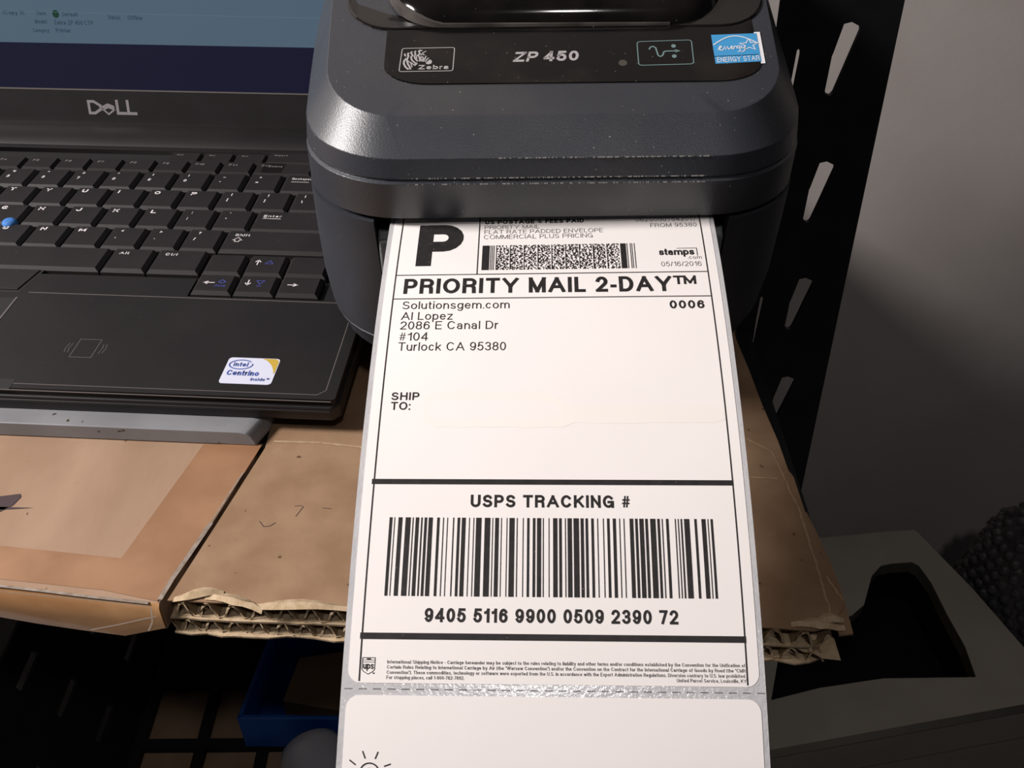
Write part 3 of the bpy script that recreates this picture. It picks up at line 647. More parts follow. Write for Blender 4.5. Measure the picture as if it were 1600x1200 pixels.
# lip along the bulge's foot, caught light painted pale, broad at its front corner
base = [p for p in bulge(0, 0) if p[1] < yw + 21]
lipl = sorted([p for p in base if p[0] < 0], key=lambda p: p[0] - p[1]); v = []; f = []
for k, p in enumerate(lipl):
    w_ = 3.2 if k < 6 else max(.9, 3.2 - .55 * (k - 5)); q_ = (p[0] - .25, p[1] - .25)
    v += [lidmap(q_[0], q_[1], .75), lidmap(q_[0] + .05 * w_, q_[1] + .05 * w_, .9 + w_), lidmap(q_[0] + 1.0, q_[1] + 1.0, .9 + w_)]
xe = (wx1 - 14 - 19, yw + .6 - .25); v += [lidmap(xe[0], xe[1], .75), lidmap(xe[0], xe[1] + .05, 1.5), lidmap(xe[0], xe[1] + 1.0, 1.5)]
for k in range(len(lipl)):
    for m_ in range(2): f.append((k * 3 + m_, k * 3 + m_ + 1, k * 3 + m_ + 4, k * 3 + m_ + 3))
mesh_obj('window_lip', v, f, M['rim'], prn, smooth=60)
PT = .45
def onpanel(name, k, m, parent=panel, n=PT): return k.build(name, lidmap, M[m], parent, n)
def rr_px(corners, r, n=4):                     # rounded quad through four pixel corners
    q = [np.array(tp(*c)) for c in corners]; out = []
    for i in range(4):
        p0, p, p1 = q[i - 1], q[i], q[(i + 1) % 4]; A = p + (p0 - p) / np.linalg.norm(p0 - p) * r; B = p + (p1 - p) / np.linalg.norm(p1 - p) * r
        for j in range(n + 1):
            t = j / n; out.append(tuple(A * (1 - t) ** 2 + p * 2 * t * (1 - t) + B * t * t))
    return out
def z1(x, y): return (600 + x / 11.43, 60 + y / 11.43)         # close-up coordinates of the logo
lz = Ink()
lz.stroke(rr_px([(623.5, 114.5), (707.5, 113), (710.5, 76.5), (628.8, 78.3)], .9) + rr_px([(623.5, 114.5), (707.5, 113), (710.5, 76.5), (628.8, 78.3)], .9)[:1], .28)
onpanel('logo_frame', lz, 'silver')
zs = Ink()
def zst(pts, w):
    zs.stroke([tp(*z1(*p)) for p in pts], w, cap=False)
def zpl(pts): zs.poly([tp(*z1(*p)) for p in pts])
zst([(400, 385), (362, 430), (355, 480), (385, 540), (440, 585)], .62); zst([(378, 300), (372, 325), (392, 350)], .5)
zst([(442, 285), (428, 320), (440, 345), (420, 385), (412, 430), (430, 490), (465, 545), (475, 585)], .6)
zst([(430, 430), (480, 470), (505, 545)], .34); zst([(505, 262), (484, 285), (512, 330), (485, 370), (500, 420), (560, 470), (585, 470)], .55)
zst([(540, 515), (592, 470)], .7); zst([(478, 455), (520, 490), (555, 505)], .4)
zst([(570, 250), (552, 275), (565, 315), (545, 350), (560, 395), (605, 440)], .5); zst([(600, 320), (578, 360), (592, 400)], .35)
zst([(660, 232), (622, 255), (640, 300), (612, 330), (640, 380), (640, 440)], .5)
zst([(690, 240), (650, 262)], .32); zst([(755, 255), (700, 285), (650, 325), (715, 320)], .36); zst([(700, 300), (725, 330)], .3)
zst([(650, 355), (690, 360), (705, 385), (672, 440)], .45); zst([(660, 370), (660, 430)], .35)
zst([(752, 340), (735, 385), (700, 445)], .42); zst([(800, 375), (770, 400), (735, 450)], .4)
zpl([(745, 470), (785, 430), (820, 405), (850, 420), (860, 450), (845, 478), (800, 492), (765, 488)])
# the wordmark follows the slant of the plate
def qmap(corners):                              # unit square (x right, y up) -> panel, corners bl br tr tl in pixels
    bl, br, tr, tl = [np.array(tp(*c)) for c in corners]
    return lambda x, y, n: lidmap(*tuple(bl * (1 - x) * (1 - y) + br * x * (1 - y) + tr * x * y + tl * (1 - x) * y), n)
onpanel('logo_zebra', zs, 'silver')
def panel_text(name, txt, corners, w, m, parent=panel, gap=.17, asp=4.0, slant=0.0, n=PT):
    k = Ink(); k.text(txt, 0, 0, 1.0, w, x1=asp, gap=gap, slant=slant, q=30); k.v = [(x / asp, y) for x, y in k.v]
    return k.build(name, qmap(corners), M[m], parent, n)
panel_text('logo_word', 'Zebra', [(653, 111), (701.5, 110.3), (702, 103.6), (654, 104.2)], .19, 'silver', asp=5.2, gap=.1)
panel_text('model_name', 'ZP', [(801, 99), (838, 98), (843, 82.5), (806, 83.5)], .2, 'silver', asp=1.9, gap=.12, slant=.0)
panel_text('model_name', '450', [(849, 98), (904, 96.5), (905, 81), (850, 82)], .2, 'silver', asp=2.7, gap=.12)
bt = Ink(); c4 = [(998, 104), (1084, 101.5), (1080, 64), (995, 67)]
q = rr_px(c4, 1.2); bt.stroke(q + q[:1], .32); onpanel('feed_button_frame', bt, 'teal')
def z2(x, y): return tp(960 + x / 6.154, 30 + y / 6.154)
ic = Ink(); ic.stroke([z2(335, 298), z2(345, 280), z2(370, 272), z2(395, 285), z2(410, 330), z2(420, 358), z2(440, 370), z2(462, 360), z2(475, 325), z2(490, 318), z2(590, 315)], .5)
ic.poly([z2(578, 300), z2(636, 314), z2(585, 330)])
for cx, cy in ((567, 268), (575, 366)): ic.poly([z2(cx + 23 * math.cos(g * math.pi / 8), cy + 17 * math.sin(g * math.pi / 8)) for g in range(16)])
onpanel('feed_button_icon', ic, 'teal')
onpanel('status_light', Ink().poly([z2(80 + 42 * math.cos(g * math.pi / 8), 432 + 30 * math.sin(g * math.pi / 8)) for g in range(16)]), 'led')
# energy sticker
SC = [(1116, 104), (1196, 99.5), (1187, 50.5), (1108, 53.5)]
stq = qmap(SC)
stk = tag(Ink().poly([(0, 0), (1, 0), (1, 1), (0, 1)]).build('energy_sticker', stq, M['white'], prn, .3), 'blue and white energy saving sticker')
Ink().poly([(.03, .285), (.925, .285), (.925, .95), (.03, .95)]).build('sticker_field', stq, M['blue'], stk, .4)
Ink().poly([(.03, .055), (.925, .055), (.925, .265), (.03, .265)]).build('sticker_band', stq, M['blue'], stk, .4)
e = Ink(); e.stroke([(.04 + .88 * k / 16, .62 + .26 * math.sin(math.pi * k / 16)) for k in range(17)], .025, cap=False)
def star(cx, cy, r):
    return [(cx + (r if k % 2 == 0 else r * .42) * math.sin(k * math.pi / 5), cy + (r if k % 2 == 0 else r * .42) * math.cos(k * math.pi / 5)) for k in range(11)]
e.stroke(star(.74, .58, .19), .022)
e.stroke([(.12, .46), (.17, .52), (.2, .56), (.17, .58), (.14, .5), (.17, .45), (.22, .46), (.26, .56), (.27, .46), (.31, .56), (.33, .47), (.37, .5), (.42, .55), (.39, .56), (.37, .5), (.42, .47), (.46, .56), (.49, .55)], .02, cap=False)
e.stroke([(.55, .56), (.51, .56), (.49, .5), (.54, .49), (.56, .56), (.55, .4), (.5, .38)], .02, cap=False); e.stroke([(.58, .56), (.59, .49), (.64, .5), (.65, .57), (.63, .4), (.57, .37)], .02, cap=False)
k = Ink(); k.text('ENERGY STAR', 0, 0, 1, .13, x1=8.4, q=30); b0 = len(e.v)
e.v += [(.07 + x / 8.4 * .83, .085 + y * .15) for x, y in k.v]; e.f += [tuple(i + b0 for i in f_) for f_ in k.f]
e.build('sticker_print', stq, M['white'], stk, .5)

# ---------------------------------------------------------------- laptop
LO = (-366.6, 466.7); LYAW = math.radians(-4.085)
lap = tag(empty('laptop', (LO[0], LO[1], 0), LYAW), 'open black business laptop with dusty keyboard beside the label printer', 'laptop')
U = 19.05; ZP, ZK, ZW = 16.5, 18.0, 13.6
X0, X1, YF, YH = -23.0, 312.0, -160.0, 76.0
def lmap(x, y, n=0.0): return (x, y, n)
# base with the keyboard well left open
KX0, KX1, KY0, KY1 = -6.0, 292.0, -92.5, 46.0
prism('base', [(X0, YF), (X1 - 3, YF), (X1, YF + 3), (X1, YH), (X0, YH)], 7.0, ZW, M['lap_edge'], lap, bevel=.8)
well_poly = [(KX0, -78.5), (231, -78.5), (231, KY0), (KX1, KY0), (KX1, KY1), (KX0, KY1)]
holed('palm_rest', [(X0 + 1.5, YF + 1.5), (X1 - 2.5, YF + 1.5), (X1 - 1.5, YF + 2.5), (X1 - 1.5, YH), (X0 + 1.5, YH)], [well_poly[::-1]], (ZP - ZW) / 2, M['lap'], lap).location = (0, 0, (ZP + ZW) / 2 * MM)
prism('keyboard_plate', well_poly, ZW - .1, ZW + .3, M['well'], lap)
seam = Ink(); seam.stroke([(X0 + 5, YF + 4.2), (X1 - 9, YF + 4.2), (X1 - 6, YF + 7), (X1 - 6, -40)], .35); seam.stroke([(160, -93.5), (X1 - 8, -94)], .5)
seam.build('palm_rest_seam', lambda x, y, n: (x, y, n), M['stk_line'], lap, ZP + .04)
bead = Ink(); bead.stroke([(X0, YF + .3), (X1 - 3, YF + .3)], .5); bead.build('front_bead', lambda x, y, n: (x, y, n), M['stk_line'], lap, ZP + .03)
box('front_rail', (X0, YF - .6, 11.2), (X1 - 3, YF + 3, 12.2), M['lap_edge'], lap, bevel=.3)
mesh_obj('hinge_cover', [(x, y, z) for x in (X0 + 8, X1 - 8) for y, z in ((50, ZP - .2), (53, ZP + 2.0), (62, ZP + 3.6), (72, ZP + 2.6), (76, ZP - .5))],
    [(0, 1, 2, 3, 4), (9, 8, 7, 6, 5)] + [(i, (i + 1) % 5, 5 + (i + 1) % 5, 5 + i) for i in range(5)], M['lap'], lap, smooth=50)
FP = 18.0
# keys
kdata = {}
def key(x, y, w, h, legend=(), top=1.7, low=ZW + .3, zt=ZK, side=2.1):
    """one key cap, lower left corner of its cell at x, y"""
    kk = (round(w, 2), round(h, 2), zt)
    if kk not in kdata:
        g = .45; v = [(g, g, low), (w - g, g, low), (w - g, h - g, low), (g, h - g, low), (g, g, zt - 1.6), (w - g, g, zt - 1.6), (w - g, h - g, zt - 1.6), (g, h - g, zt - 1.6),
             (side, top * 1.1, zt), (w - side, top * 1.1, zt), (w - side, h - .8, zt), (side, h - .8, zt)]
        f = [(0, 3, 2, 1), (0, 1, 5, 4), (1, 2, 6, 5), (2, 3, 7, 6), (3, 0, 4, 7), (4, 5, 9, 8), (5, 6, 10, 9), (6, 7, 11, 10), (7, 4, 8, 11), (8, 9, 10, 11)]
        me = bpy.data.meshes.new('key'); me.from_pydata([tuple(c * MM for c in p) for p in v], [], f); me.materials.append(M['key']); kdata[kk] = me
    o = bpy.data.objects.new('key', kdata[kk]); COL.objects.link(o); o.parent = lap; o.location = (x * MM, y * MM, 0)
    for m in ('legend', 'legend_dim', 'legend_blue'):
        k = Ink(); hit = False
        for L_ in legend:
            if L_[-1] != m: continue
            hit = True
            if L_[0] == 'T': _, tx, lx, ly, cap, w_, ww, _m = L_; k.text(tx, lx, ly, cap, ww, x1=(lx + w_) if w_ else None, q=30)
            else: k.stroke(L_[1], L_[2])
        if hit: k.build('key_legend', lambda a_, b_, n: (a_, b_, n), M[m], o, zt + .05)
    return o
def let(c): return [('T', c, 4.4, U - 5.2, 3.0, 3.0 if c not in 'IM' else (.7 if c == 'I' else 3.6), .2, 'legend')]
def two(a_, b_): return [('T', a_, 6.2, U - 4.6, 2.1, None, .18, 'legend'), ('T', b_, 5.4, U - 10.2, 2.4, None, .18, 'legend')]
def word(t, w, y=None, m='legend', x=4.6, cap=2.0): return [('T', t, x, y if y is not None else U - 5.2, cap, w, .17, m)]
for i, (p, q) in enumerate((('~', "'"), ('!', '1'), ('"', '2'), ('#', '3'))): key(i * U, 0, U, U, two(p, q))
key(0, -U, 1.5 * U, U, word('Tab', 4.5)); key(0, -2 * U, 1.75 * U, U, word('Caps', 6)); key(0, -3 * U, 2.25 * U, U, word('Shift', 7))
for i, c in enumerate('QWE'): key((1.5 + i) * U, -U, U, U, let(c))
for i, c in enumerate('ASD'): key((1.75 + i) * U, -2 * U, U, U, let(c))
for i, c in enumerate('ZXC'): key((2.25 + i) * U, -3 * U, U, U, let(c))
for i, c in enumerate(('Ctrl', 'Fn', '', 'Alt')): key(i * 20, -4 * U, 20, U, word(c, 4.6) if c else ())
key(0, 19.6, 24, 13.0, word('Esc', 4, 8.0, 'legend_dim', 4.0, 1.9), top=1.2, side=1.6)
for i in range(3): key(27 + i * FP, 19.6, FP, 13.0, word('F%d' % (1 + i), 3.4, 8.0, 'legend_dim', 4.0, 1.9), top=1.2, side=1.6)
for i, (p, q) in enumerate((('$', '4'), ('%', '5'), ('^', '6'), ('&', '7'), ('*', '8'), ('(', '9'), (')', '0'), ('_', '-'), ('+', '='))):
    key((4 + i) * U, 0, U, U, two(p, q))
key(13 * U, 0, 290 - 13 * U, U, word('Backspace', 12) + [('S', [(5, U - 7.6), (14, U - 7.6)], .35, 'legend')])
for i, c in enumerate('RTYUIOP'): key((4.5 + i) * U, -U, U, U, let(c))
key(11.5 * U, -U, U, U, two('{', '[')); key(12.5 * U, -U, U, U, two('}', ']')); key(13.5 * U, -U, 290 - 13.5 * U, U, two('|', '\\'))
for i, c in enumerate('FGHJKL'): key((4.75 + i) * U, -2 * U, U, U, let(c))
key(10.75 * U, -2 * U, U, U, two(':', ';')); key(11.75 * U, -2 * U, U, U, two('"', "'"))
key(12.75 * U, -2 * U, 290 - 12.75 * U, U, word('Enter', 9, U - 6.0) + [('S', [(6, U - 6.6), (4.8, U - 7.4), (13.4, U - 7.4)], .4, 'legend')])
for i, c in enumerate('VBNM'): key((5.25 + i) * U, -3 * U, U, U, let(c))
for i, (p, q) in enumerate((('<', ','), ('>', '.'), ('?', '/'))): key((9.25 + i) * U, -3 * U, U, U, two(p, q))
key(12.25 * U, -3 * U, 290 - 12.25 * U, U, word('Shift', 7.2, U - 5.4, x=5.2) + [('S', [(5.2, U - 9.0), (7.4, U - 6.6), (9.6, U - 9.0), (8.4, U - 9.0), (8.4, U - 10.4), (6.4, U - 10.4), (6.4, U - 9.0), (5.2, U - 9.0)], .35, 'legend')])
key(80, -4 * U, 184.5 - 80, U)
key(184.5, -4 * U, 21.5, U, word('Alt', 4.6)); key(206, -4 * U, 25, U, word('Ctrl', 5.6, x=5.0))
hh = 15.0; AU = 19.0
key(231.5, -4 * U, AU, hh + 1.5); key(231.5, -91.6, AU, hh, [('S', [(9.2, 8.2), (4.6, 8.2)], .5, 'legend'), ('S', [(6.2, 9.1), (4.4, 8.2), (6.2, 7.3)], .5, 'legend'), ('S', [(11, 9), (12.6, 10.6), (14.2, 9), (12.6, 8), (11, 9)], .4, 'legend_blue'), ('T', 'Auto', 10, 5.2, 1.6, 5, .18, 'legend_blue')])
key(250.5, -4 * U, AU, hh + 1.5, [('S', [(5.4, 8.4), (5.4, 12)], .5, 'legend'), ('S', [(4.3, 10.8), (5.4, 12.2), (6.5, 10.8)], .5, 'legend'), ('S', [(9, 9.4), (10.8, 12), (12.6, 9.4), (9, 9.4)], .4, 'legend_blue')])
key(250.5, -91.6, AU, hh, [('S', [(5.4, 11), (5.4, 7.4)], .5, 'legend'), ('S', [(4.3, 8.6), (5.4, 7.2), (6.5, 8.6)], .5, 'legend'), ('S', [(9, 10.8), (12.6, 10.8), (10.8, 8), (9, 10.8)], .4, 'legend_blue'), ('S', [(10, 6.6), (11.6, 6.6)], .4, 'legend_blue')])
key(269.5, -4 * U, AU + 1, hh + 1.5); key(269.5, -91.6, AU + 1, hh, [('S', [(4.6, 8.2), (8.8, 8.2)], .5, 'legend'), ('S', [(7.2, 9.1), (9, 8.2), (7.2, 7.3)], .5, 'legend')])
for i in range(9):
    key(84.5 + i * FP, 19.6, FP, 13.0, word('F%d' % (4 + i), 3.4 if i < 6 else 4.6, 8.0, 'legend_dim', 4.0, 1.9), top=1.2, side=1.6)
key(232, 31.8, 29, 12.6, word('Insert', 7, 8.2, 'legend_dim', 4.4, 1.8), top=1.2, side=1.6); key(232, 19.2, 29, 12.6, word('Delete', 7.4, 8.0, 'legend_dim', 4.4, 1.9), top=1.2, side=1.6)
key(261, 19.2, 29, 12.6, word('End', 4, 8.0, 'legend_dim', 4.4, 1.9), top=1.2, side=1.6); key(261, 31.8, 29, 12.6, (), top=1.2, side=1.6)
for i in range(3): key(178 + i * FP, 32.8, FP, 11.0, word(('Num', 'Scr', 'Brk')[i], 3.6, 7.0, 'legend_dim', 4.0, 1.4), top=1.0, side=1.4, zt=ZK - .8)
# pointing stick between G, H and B
sv = []; sf = []
for i in range(7):
    t = i / 6 * math.pi / 2
    for j in range(20):
        g = j * math.pi / 10; sv.append((6.55 * U + 3.7 * math.cos(t) ** .6 * math.cos(g) if i < 6 else 6.55 * U, -2 * U + .6 + (3.7 * math.cos(t) ** .6 * math.sin(g) if i < 6 else 0), ZK - 1 + 3.0 * math.sin(t)))
for i in range(6):
    for j in range(20): sf.append((i * 20 + j, i * 20 + (j + 1) % 20, (i + 1) * 20 + (j + 1) % 20, (i + 1) * 20 + j))
tag(mesh_obj('pointing_stick', sv, sf, M['stick'], lap, smooth=60), 'blue rubber pointing stick')
# stick buttons, touch pad, sensor mark, latch notch
def slab(name, pts, z0, z1, m): return prism(name, pts, z0, z1, m, lap, bevel=.3)
slab('stick_button', [(100, -92), (154, -92), (157.5, -76), (103.5, -76)], ZP - .5, ZP + .6, M['key'])
slab('stick_button_gap', [(98, -93.4), (155.2, -93.4), (159.2, -75), (157.4, -75), (154.2, -92.2), (98, -92.2)], ZP - .2, ZP + .05, M['well'])
slab('touchpad', [(70, -137), (156, -137), (156, -98), (70, -98)], ZP - .2, ZP + .12, M['well'])
tl = Ink(); tl.stroke([(156.3, -137), (156.3, -98)], .8); tl.build('touchpad_edge', lmap, M['stk_line'], lap, ZP + .2)
sn = Ink(); sn.stroke([(197, -138), (197, -126), (206, -126), (206, -138), (197, -138)], .25)
for d in (2, 3.4):
    sn.stroke([(197 - d, -129), (196.5 - d, -132), (197 - d, -135)], .22); sn.stroke([(206 + d, -129), (206.5 + d, -132), (206 + d, -135)], .22)
sn.build('smartcard_mark', lmap, M['stk_line'], lap, ZP + .05)
slab('latch_notch', [(168, YF + .8), (182, YF + .8), (182, YF + 7), (168, YF + 7)], ZP - .2, ZP + .1, M['well'])
# processor sticker
sx0, sy0, sx1, sy1 = 262.6, -151.0, 283.6, -134.6
st = tag(prism('processor_sticker', rrect(sx0, sy0, sx1, sy1, 1.6), ZP, ZP + .15, M['stk_white'], lap), 'white and gold processor sticker')
def smap(x, y, n): return (sx0 + x, sy0 + y, n)
gd = Ink(); W_, H_ = sx1 - sx0, sy1 - sy0
gd.poly([(13.6, H_ - .25), (16.0, H_ - 1.6), (18.2, H_ - 4.2), (19.8, H_ - 7.6), (20.3, H_ - 9.6), (W_ - .3, H_ - 8.8), (W_ - .3, H_ - 1.7), (W_ - 1.7, H_ - .25)])
gd.build('sticker_corner', smap, M['stk_gold'], st, ZP + .2)
si = Ink(); si.stroke([(5.9 + 4.7 * math.cos(g * math.pi / 14), 11.9 + 2.9 * math.sin(g * math.pi / 14)) for g in range(3, 30)], .5, cap=False)
si.text('intel', 2.9, 10.7, 2.7, .19, x1=8.8); si.text('Centrino', 1.7, 5.0, 3.3, .2, x1=14.6, gap=.14); si.text('inside', 12.2, 2.0, 2.0, .16, x1=18.0, gap=.14); si.text('\u2122', 18.4, 2.2, 1.8, .12, x1=19.6)
si.build('sticker_print', smap, M['stk_ink'], st, ZP + .25)
# screen
TILT = math.radians(14)
HY, HZ = 75.0, 15.0
def scr(x, d, n=0.0): return (x, HY + d * math.sin(TILT) - n * math.cos(TILT), HZ + d * math.cos(TILT) + n * math.sin(TILT))
def sbox(name, x0, d0, x1, d1, n0, n1, m, parent=lap, bevel=None):
    v = [scr(x, d, n) for n in (n0, n1) for d in (d0, d1) for x in (x0, x1)]
    return mesh_obj(name, v, [(0, 1, 3, 2), (4, 6, 7, 5), (0, 4, 5, 1), (2, 3, 7, 6), (0, 2, 6, 4), (1, 5, 7, 3)], m, parent, None, bevel)
def sloc(px, py):                               # photo pixel -> (x, d) on the screen plane
    c_, s_ = math.cos(LYAW), math.sin(LYAW)
    pw = np.array([LO[0] - s_ * HY, LO[1] + c_ * HY, HZ]); nl = np.array([0, -math.cos(TILT), math.sin(TILT)])
    nw = np.array([c_ * nl[0] - s_ * nl[1], s_ * nl[0] + c_ * nl[1], nl[2]])
    q_ = onplane(px, py, pw, nw) - np.array([LO[0], LO[1], 0]); x = c_ * q_[0] + s_ * q_[1]; y = -s_ * q_[0] + c_ * q_[1]
    return (x, (y - HY) * math.sin(TILT) + (q_[2] - HZ) * math.cos(TILT))
dl_ = (sloc(60, 134)[1] + sloc(420, 150)[1]) / 2; dn_ = (sloc(60, 62)[1] + sloc(440, 79)[1]) / 2
lidb = sbox('screen_lid', X0, 0, X1, 245, -9, -1, M['lap_edge'], bevel=1.5)
sbox('bezel', X0, 0, X1, dl_, -1, 0, M['lap_edge'], lidb); sbox('bezel', X0, dl_ + 190, X1, 245, -1, 0, M['lap_edge'], lidb)
sbox('bezel', X0, dl_, X0 + 14, dl_ + 190, -1, 0, M['lap_edge'], lidb); sbox('bezel', X1 - 14, dl_, X1, dl_ + 190, -1, 0, M['lap_edge'], lidb)
sbox('bezel_lip', X0 + 14, dl_ - .5, X1 - 14, dl_ + .2, -.6, .25, M['stk_line'], lidb)
sbox('screen_taskbar', X0 + 14, dl_, X1 - 14, dn_, -1, -.8, M['scr_navy'], lidb)
sbox('screen_page', X0 + 14, dn_, X1 - 14, dl_ + 190, -1, -.8, M['scr_page'], lidb)
def stext(name, txt, bl, br, cap, m='scr_text'):
    x0_, d0_ = sloc(*bl); x1_, d1_ = sloc(*br); k = Ink(); k.text(txt, x0_, (d0_ + d1_) / 2, cap, .14, x1=x1_, q=40); k.build(name, scr, M[m], lidb, -.7)
stext('screen_text', '(Copy 3)', (4, 22.5), (37, 23.5), 2.3); stext('screen_text', 'State:', (56, 23.5), (72, 24), 2.2); stext('screen_text', 'Default', (97, 25), (121, 26.5), 2.3)
stext('screen_text', 'Model:', (54, 36.5), (73, 37.5), 2.2); stext('screen_text', 'Zebra ZP 450 CTP', (84, 38), (145, 40), 2.3); stext('screen_text', 'Category:', (51, 50), (77, 51), 2.0); stext('screen_text', 'Printer', (87, 50.5), (110, 51.5), 2.2)
stext('screen_text', 'Status:', (168, 30), (188, 31), 2.2); stext('screen_text', 'Offline', (199, 31), (222, 32), 2.3)
gx, gd_ = sloc(86, 22); Ink().poly([(gx + 1.9 * math.cos(g * math.pi / 8), gd_ + 2.1 * math.sin(g * math.pi / 8)) for g in range(16)]).build('screen_icon', scr, M['scr_green'], lidb, -.7)
ln = Ink(); ln.stroke([(X0 + 14, sloc(150, 18)[1]), (X1 - 14, sloc(400, 28)[1])], .3, cap=False); ln.build('screen_divider', scr, M['scr_line'], lidb, -.7)
# maker's wordmark on the lower bezel
lx0, ld0 = sloc(139, 178); lx1, ld1 = sloc(214, 181); lt = sloc(138, 156)[1]
ldz = (ld0 + ld1) / 2; LH = (lt - ldz); LW = lx1 - lx0
dm = Ink()
def dp(x, y): return (lx0 + x * LW, ldz + y * LH)
dm.stroke([dp(.03, .1), dp(.03, .9), dp(.14, .9), dp(.27, .62), dp(.27, .38), dp(.14, .1), dp(.03, .1)], 1.5)
for o_ in (0, .3, .6): dm.stroke([dp(.31, .42 + o_ * .0 + o_ * .35 - .08), dp(.43, .72 + o_ * .35 - .2), dp(.54, .42 + o_ * .35 - .05)], .9)
dm.stroke([dp(.29, .45), dp(.42, .04), dp(.55, .36)], .9)
dm.stroke([dp(.62, .95), dp(.62, .12), dp(.78, .12)], 1.6); dm.stroke([dp(.84, .95), dp(.84, .12), dp(.99, .12)], 1.6)
dm.build('maker_wordmark', scr, M['dell'], lidb, .08)

# ---------------------------------------------------------------- grey tray under the laptop
tr = empty('laptop_tray', (LO[0], LO[1], .28), LYAW)
tag(tr, 'light grey plastic tray lying under the black laptop', 'tray')
tx1 = 283.0; tyf = -168.5
def trz(y): return 7.0
tpts = [(-10, tyf), (tx1 - 5, tyf), (tx1 + 1, tyf + 8), (tx1 + 1, 60), (-10, 60)]
prof = [(-10, 0), (tx1 - 3, 0), (tx1 - 3.4, 2.2), (tx1 - 4.6, 4.4), (tx1 - 6.4, 6.0), (tx1 - 9, 6.7), (-10, 6.7)]
v = [(x, tyf, z) for x, z in prof] + [(x + (3.0 if x > 0 else 0), tyf + 9, z * .97) for x, z in prof] + [(x + (3.0 if x > 0 else 0), 40, z * .97) for x, z in prof]
n = len(prof); f = [tuple(range(n))] + [(r * n + i, (r * n) + (i + 1) % n, (r + 1) * n + (i + 1) % n, (r + 1) * n + i) for r in range(2) for i in range(n)] + [tuple(range(2 * n, 3 * n))[::-1]]
mesh_obj('tray_body', v, f, M['tray'], tr, smooth=35, bevel=.4)

# ---------------------------------------------------------------- cardboard
def C(px, py, z=0.0): return onz(px, py, z)[:2]
def wob(p, q, n, amp, seed):
    r = random.Random(seed); out = []
    for i in range(n):
        t = i / n; out.append((p[0] + (q[0] - p[0]) * t + (r.random() - .5) * amp, p[1] + (q[1] - p[1]) * t + (r.random() - .5) * amp))
    return out
# right sheet: two corrugated layers with open flutes at the front
cr = tag(empty('corrugated_cardboard', (0, 300, 0)), 'torn double layer corrugated cardboard sheet under the label printer with open flutes', 'cardboard')
bpy.context.view_layer.update()
fl_, fr_ = (C(252, 944)[0] + 1.6, C(252, 944)[1]), C(1308, 992); bk_l, bk_r = (C(404, 700)[0], 520.0), (109.0, 520.0)
right = [C(1300, 985), C(1320, 945), C(1290, 880), C(1258, 800), C(1240, 745), C(1232, 735), C(1216, 690), C(1190, 630), C(1168, 572), C(1150, 530), (107.0, 520.0)]
def front(z, dy, seed, amp=.9):
    a_, b_ = (fl_[0], fl_[1] + dy), (fr_[0] - 1, fr_[1] + dy); return wob(a_, b_, 40, amp, seed)
top_out = front(0, 1.5, 11) + [(x, y + (1.5 if i < 1 else 0)) for i, (x, y) in enumerate(right)] + [(C(408, 700)[0] + 1.5, 520.0), (C(408, 700)[0] + 1.5, C(408, 700)[1]), (C(330, 822)[0] + 1.5, C(330, 822)[1])]
child(prism('top_liner', top_out, -.55, 0, M['card_old']), cr)
def flutes(name, z0, z1, dy, seed, m, pitch=8.0):
    xa, xb = fl_[0], fr_[0] - 2; v = []; f = []; N_ = int((xb - xa) / pitch * 12); r = random.Random(seed); ph = r.random() * 6
    jit = [r.random() for _ in range(N_ + 1)]
    for i in range(N_ + 1):
        x = xa + (xb - xa) * i / N_; k = math.sin(2 * math.pi * (x - xa) / pitch + ph + .5 * math.sin(x * .11))
        k = max(-1, min(1, k * 1.25)); z = (z0 + z1) / 2 + k * (z1 - z0 - .5) / 2; yf_ = fl_[1] + (fr_[1] - fl_[1]) * i / N_ + dy + 1.1 * (jit[i] * .5 + jit[max(0, i - 1)] * .5)
        v += [(x, yf_, z), (x, yf_ + 16, z), (x, yf_, z - .35), (x, yf_ + 16, z - .35)]
    for i in range(N_):
        A = i * 4; B = A + 4; f += [(A, B, B + 1, A + 1), (A + 2, A + 3, B + 3, B + 2), (A, A + 2, B + 2, B)]
    return child(mesh_obj(name, v, f, m, None, smooth=60), cr)
def edge_loops(name, z0, z1, dy, seed, pitch):          # bright cut edge of the fluting
    xa, xb = fl_[0], fr_[0] - 2; N_ = int((xb - xa) / pitch * 12); r = random.Random(seed); ph = r.random() * 6; k2 = Ink(); pts = []
    jit = [r.random() for _ in range(N_ + 1)]
    for i in range(N_ + 1):
        x = xa + (xb - xa) * i / N_; k = math.sin(2 * math.pi * (x - xa) / pitch + ph + .5 * math.sin(x * .11)); k = max(-1, min(1, k * 1.25))
        pts.append((x, (z0 + z1) / 2 + k * (z1 - z0 - .5) / 2 - .2))
    k2.stroke(pts, .75, cap=False)
    return child(k2.build(name, lambda x, z, n: (x, fl_[1] + (fr_[1] - fl_[1]) * (x - xa) / (xb - xa) + dy + .25 * math.sin(x * 1.3) + .2 * math.sin(x * 3.1), z), M['torn'], None), cr)
for za, zb_, dy_, sd_, pt_ in ((-.5, -6.8, .6, 1, 8.4), (-7.8, -13.4, -.2, 2, 7.6)):
    flutes('fluting', za, zb_, dy_, sd_, M['flute'], pt_); edge_loops('fluting_edge', za, zb_, dy_ - .1, sd_, pt_)
child(prism('middle_liner', front(0, -.2, 13, .8) + [(fr_[0] + 1, fr_[1] + 60), (fl_[0] + 10, fl_[1] + 60)], -7.7, -6.8, M['torn']), cr)
child(prism('bottom_liner', front(0, -1.4, 17, 1.6) + [(fr_[0] + 3, fr_[1] + 3), (fr_[0] + 5, fr_[1] + 30), (110, 232), (fl_[0] + 8, 232)], -14.2, -13.4, M['torn']), cr)
